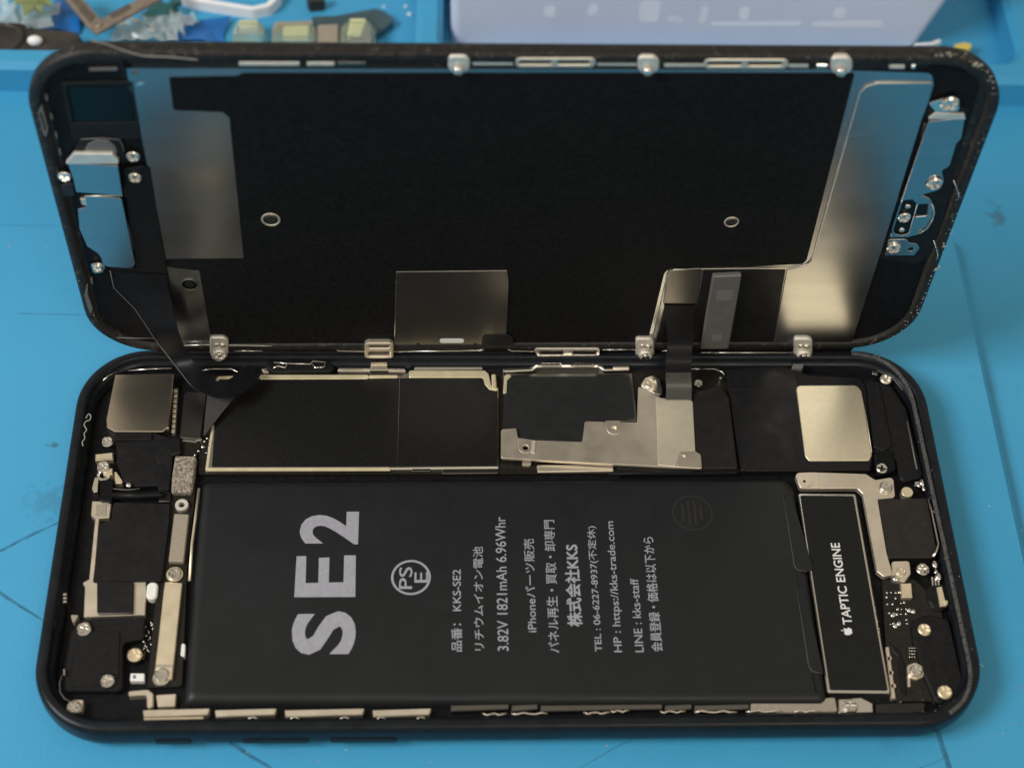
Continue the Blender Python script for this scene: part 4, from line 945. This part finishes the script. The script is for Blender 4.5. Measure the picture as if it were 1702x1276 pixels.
# V-shaped flat metal piece
vb = empty('metal_bracket', 'flat grey V-shaped metal strip in the left tray', 'metal strip')
def vpart(name, m, pts, z0, z1, r=0.2):
    o = plate(name, vb, m, pts, z0, z1, r, 0.12, (), Wd); return o
vpart('arm', 'grey_metal', [(100, -12), (128, -14), (174, 40), (160, 56), (146, 44)], 3.0, 3.7)
vpart('arm', 'grey_metal', [(160, 56), (152, 40), (252, -14), (300, -20)], 3.7, 4.3)
vpart('arm_inlay', 'grey_metal2', [(112, -8), (124, -10), (160, 28), (150, 40)], 3.7, 3.76)
vpart('arm_inlay', 'grey_metal2', [(180, 24), (214, 6), (220, 14), (187, 32)], 4.3, 4.36)
link('pivot', prism('pivot', circ(Wd(163, 41, 4.6), 0.8), 3.0, 4.7, (), 0.15), 'grey_metal', vb)

thing(loose('wire_loop', 'paper', [(300, -30), (300, -6), (330, 2), (420, 16), (450, 10), (465, -6), (475, -40)], FZ, 0.2, [1, 1, 1, 2.5, 2, 1, 1], 0.2,
      holes=[[(312, -26), (312, -10), (332, -4), (420, 10), (442, 5), (455, -8), (463, -36)]]), 'white rounded plastic frame lying at the back of the left tray', 'plastic frame')
thing(loose('dark_film', 'slate', [(514, 28), (560, 26), (600, 18), (625, 14), (640, 19), (655, 34), (640, 46), (612, 66), (590, 72), (540, 50)], FZ, -0.5, 0.5, 0.1), 'dark grey leaf-shaped film under the yellowish clear clips', 'film')
def crumple(name, m, pts, z0, amp, step, label, cat, seed):
    rd = random.Random(seed); P2 = [V2(Wd(x, y, z0 + amp/2)) for x, y in pts]
    def inside(q):
        c = False
        for i in range(len(P2)):
            a, b = P2[i-1], P2[i]
            if (a.y > q.y) != (b.y > q.y) and q.x < (b.x - a.x) * (q.y - a.y) / (b.y - a.y) + a.x: c = not c
        return c
    x0, x1 = min(p.x for p in P2), max(p.x for p in P2); y0, y1 = min(p.y for p in P2), max(p.y for p in P2)
    nx, ny = int((x1-x0)/step) + 1, int((y1-y0)/step) + 1
    g = {}; vs = []; fs = []
    def vid(i, j):
        if (i, j) not in g:
            g[(i, j)] = len(vs)
            vs.append(Vector((x0 + (i + rd.uniform(-.4, .4))*step, y0 + (j + rd.uniform(-.4, .4))*step, z0 + 0.05 + amp * rd.random()**1.5)))
        return g[(i, j)]
    for i in range(nx):
        for j in range(ny):
            if inside(Vector((x0 + (i+.5)*step, y0 + (j+.5)*step))):
                a, b, c, d = vid(i, j), vid(i+1, j), vid(i+1, j+1), vid(i, j+1)
                fs += [(a, b, c), (a, c, d)] if rd.random() < .5 else [(a, b, d), (b, c, d)]
    c = sum(vs, Vector()) / len(vs); c.z = z0
    n = len(vs); low = [v - Vector((0, 0, 0.05)) for v in vs]
    edge = {}
    for f in fs:
        for k in range(3):
            e = (f[k], f[(k+1) % 3]); edge[e] = 1
    side = [(a, b, n+b, n+a) for (a, b) in edge if (b, a) not in edge]
    o = link(name, mesh(name, [v - c for v in vs + low], fs + [tuple(n+q for q in reversed(f)) for f in fs] + side), m)
    o.location = c * MM; o['label'] = label; o['category'] = cat
    return o
M['core'] = mat('pale_yellow_core', (0.85, 0.83, 0.52), 0.0, 0.35, bump=0.1, bscale=0.5)
def clip_block(name, pts, label, z1, cores):
    r = empty(name, label, 'plastic clip')
    plate('clip_hood', r, 'clear_y', pts, FZ + 0.05, z1, 1.2, 0.9, (), Wd)
    for m, q, za in cores: plate('clip_core', r, m, q, FZ + 0.3, za, 0.25, 0.15, (), Wd)
clip_block('clear_clip', [(386, 44), (396, 30), (430, 29), (440, 44), (438, 76), (384, 78)], 'small round clear plastic clip beside the blue film', 1.6, [('core', [(398, 33), (428, 33), (430, 39), (398, 40)], 1.2), ('paper', [(396, 44), (430, 44), (428, 49), (398, 50)], 0.4)])
clip_block('clear_clip', [(452, 36), (520, 33), (528, 46), (526, 78), (450, 79)], 'widest yellowish clear clip, in the middle of the row', 1.8, [('beige', [(456, 36), (520, 34), (520, 40), (456, 42)], 1.4), ('core', [(472, 46), (514, 45), (512, 62), (470, 63)], 0.6)])
clip_block('clear_clip', [(566, 40), (580, 29), (612, 29), (624, 42), (625, 72), (562, 78)], 'yellowish clear clip lying on the dark leaf-shaped film', 1.8, [('core', [(582, 31), (608, 31), (608, 37), (580, 37)], 1.4), ('core', [(580, 42), (606, 42), (600, 62), (578, 62)], 0.5)])
thing(loose('connector_strip', 'beige', [(528, 41), (562, 40), (562, 74), (528, 74)], FZ, 1.4, 0.2, 0.15), 'beige strip joining two clear clips', 'connector')
crumple('blue_film', 'blue_film', [(82, -6), (112, -14), (146, 32), (112, 44), (60, 48), (78, 34)], FZ, 2.0, 2.6, 'deep blue film scrap left of the V-shaped strip', 'film', 1)
crumple('blue_film', 'blue_film', [(300, 26), (350, 12), (392, 20), (394, 76), (300, 74), (262, 60)], FZ, 1.6, 4.5, 'deep blue film scrap beside the round clear clip', 'film', 2)
crumple('clear_film', 'clear', [(-20, 0), (50, -4), (88, 6), (94, 30), (60, 50), (20, 48), (-30, 40)], 0.7, 3.0, 1.7, 'crumpled clear film at the corner of the tray', 'film', 3)
crumple('clear_film', 'clear', [(190, 36), (240, 26), (300, 16), (330, 34), (290, 66), (186, 68)], FZ + 1.7, 1.8, 1.3, 'shiny clear film fragment right of the V-shaped strip', 'film', 4)
crumple('green_scrap', 'green', [(232, 28), (262, -2), (298, -8), (304, 14), (270, 26), (244, 34)], FZ, 1.0, 2.0, 'dark green scrap behind the V-shaped strip', 'scrap', 5)
M['yellow_film'] = mat('yellow_film', (0.36, 0.40, 0.16), 0, 0.25, bump=0.2, bscale=0.2, trans=0.5)
crumple('yellow_film', 'yellow_film', [(14, -8), (80, -12), (88, 8), (70, 20), (26, 12)], 2.8, 2.0, 1.8, 'olive yellow film on the crumpled clear film', 'film', 6)
sc = empty('black_part', 'large black plastic part at the front left of the tray', 'plastic part')
plate('part_body', sc, 'scrap', [(-40, 34), (30, 36), (60, 46), (128, 52), (136, 64), (120, 84), (-40, 88)], FZ, 2.4, 0.8, 0.4, (), Wd)
link('round_socket', prism('round_socket', circ(Wd(4, 60, 3.0), 4.2), 2.0, 3.0, (circ(Wd(4, 60, 3.0), 3.0),), 0.3), 'scrap', sc)
bmm = bmesh.new(); bmesh.ops.create_icosphere(bmm, subdivisions=2, radius=1.5*MM)
q = bpy.data.meshes.new('glass_bead'); bmm.to_mesh(q); bmm.free()
o = link('glass_bead', q, 'paper', None); o.location = Wd(58, 68, 3.0) * MM; o.scale = (1, 0.7, 0.7); thing(o, 'small white bead resting on the black plastic part', 'bead')
random.seed(15)
for k, (px, py, l, a, lab) in enumerate(((206, 40, 1.5, -0.3, 'short glinting splinter nearest the V-shaped strip'), (228, 36, 2.6, -0.6, 'longest glinting splinter right of the V-shaped strip'), (250, 48, 1.8, -0.7, 'glinting splinter beside the blue film'))):
    d = Vector((math.cos(a), math.sin(a))); n = Vector((-d.y, d.x)) * 0.35; c = V2(Wd(px, py, 1.2))
    o = link('splinter', prism('splinter', [q - c for q in (c - d*l, c + n, c + d*l, c - n)], 0, 0.3, (), 0.05), 'bright'); o.location = Vector((c.x, c.y, 1.05)) * MM
    thing(o, lab, 'splinter', 'glinting splinters in the left tray')
thing(loose('black_scrap', 'scrap', [(508, -6), (540, -8), (538, 2), (514, 4)], FZ, 0.3, 0.3, 0.1), 'tiny black scrap behind the clear clips', 'scrap')
for px, py, r, lab in ((680, 25, 0.42, 'larger white crumb beside the tray divider'), (674, 12, 0.3, 'smaller white crumb beside the tray divider'), (638, 12, 0.25, 'tiny white crumb above the leaf-shaped film')):
    c = V2(Wd(px, py, FZ)); o = link('crumb', prism('crumb', [p * random.uniform(.7, 1.3) for p in circ((0, 0), r, 7)], 0, r, (), 0.08), 'paper'); o.location = Vector((c.x, c.y, FZ)) * MM
    thing(o, lab, 'crumb', 'white crumbs in the left tray')
thing(loose('white_sliver', 'paper', [(1520, 72), (1548, 70), (1560, 65), (1566, 68), (1552, 74), (1522, 77)], FZ, 0.2, 0.2, 0.1), 'white plastic sliver right of the lilac tub', 'scrap')
thing(loose('yellow_scrap', mat('yellow_plastic', (0.75, 0.55, 0.12), 0, 0.5), [(1586, 74), (1604, 70), (1616, 74), (1612, 82), (1592, 82)], FZ, 0.4, 0.2, 0.1), 'yellow plastic scrap behind the screen corner', 'scrap')
for nm in ('metal_bracket', 'black_part', 'plastic_tub'): pass

random.seed(31)
pl = []
for _ in range(60):
    x, y = random.choice(((random.uniform(0, 130), random.uniform(130, 1270)), (random.uniform(1640, 1700), random.uniform(160, 1270)), (random.uniform(60, 1690), random.uniform(1238, 1272))))
    pl.append((Wd(x, y, 0.01), 0.04 + 0.16*random.random()**4, 1))
for x, y, q in ((15, 408, 0.3), (20, 404, 0.18), (1008, 1238, 0.2), (1530, 1240, 0.16)): pl.append((Wd(x, y, 0.01), q, 1))
lint = chips('lint', None, pl, 'dust')
lint['label'] = 'fine pale lint specks scattered over the blue work mat'; lint['category'] = 'lint'
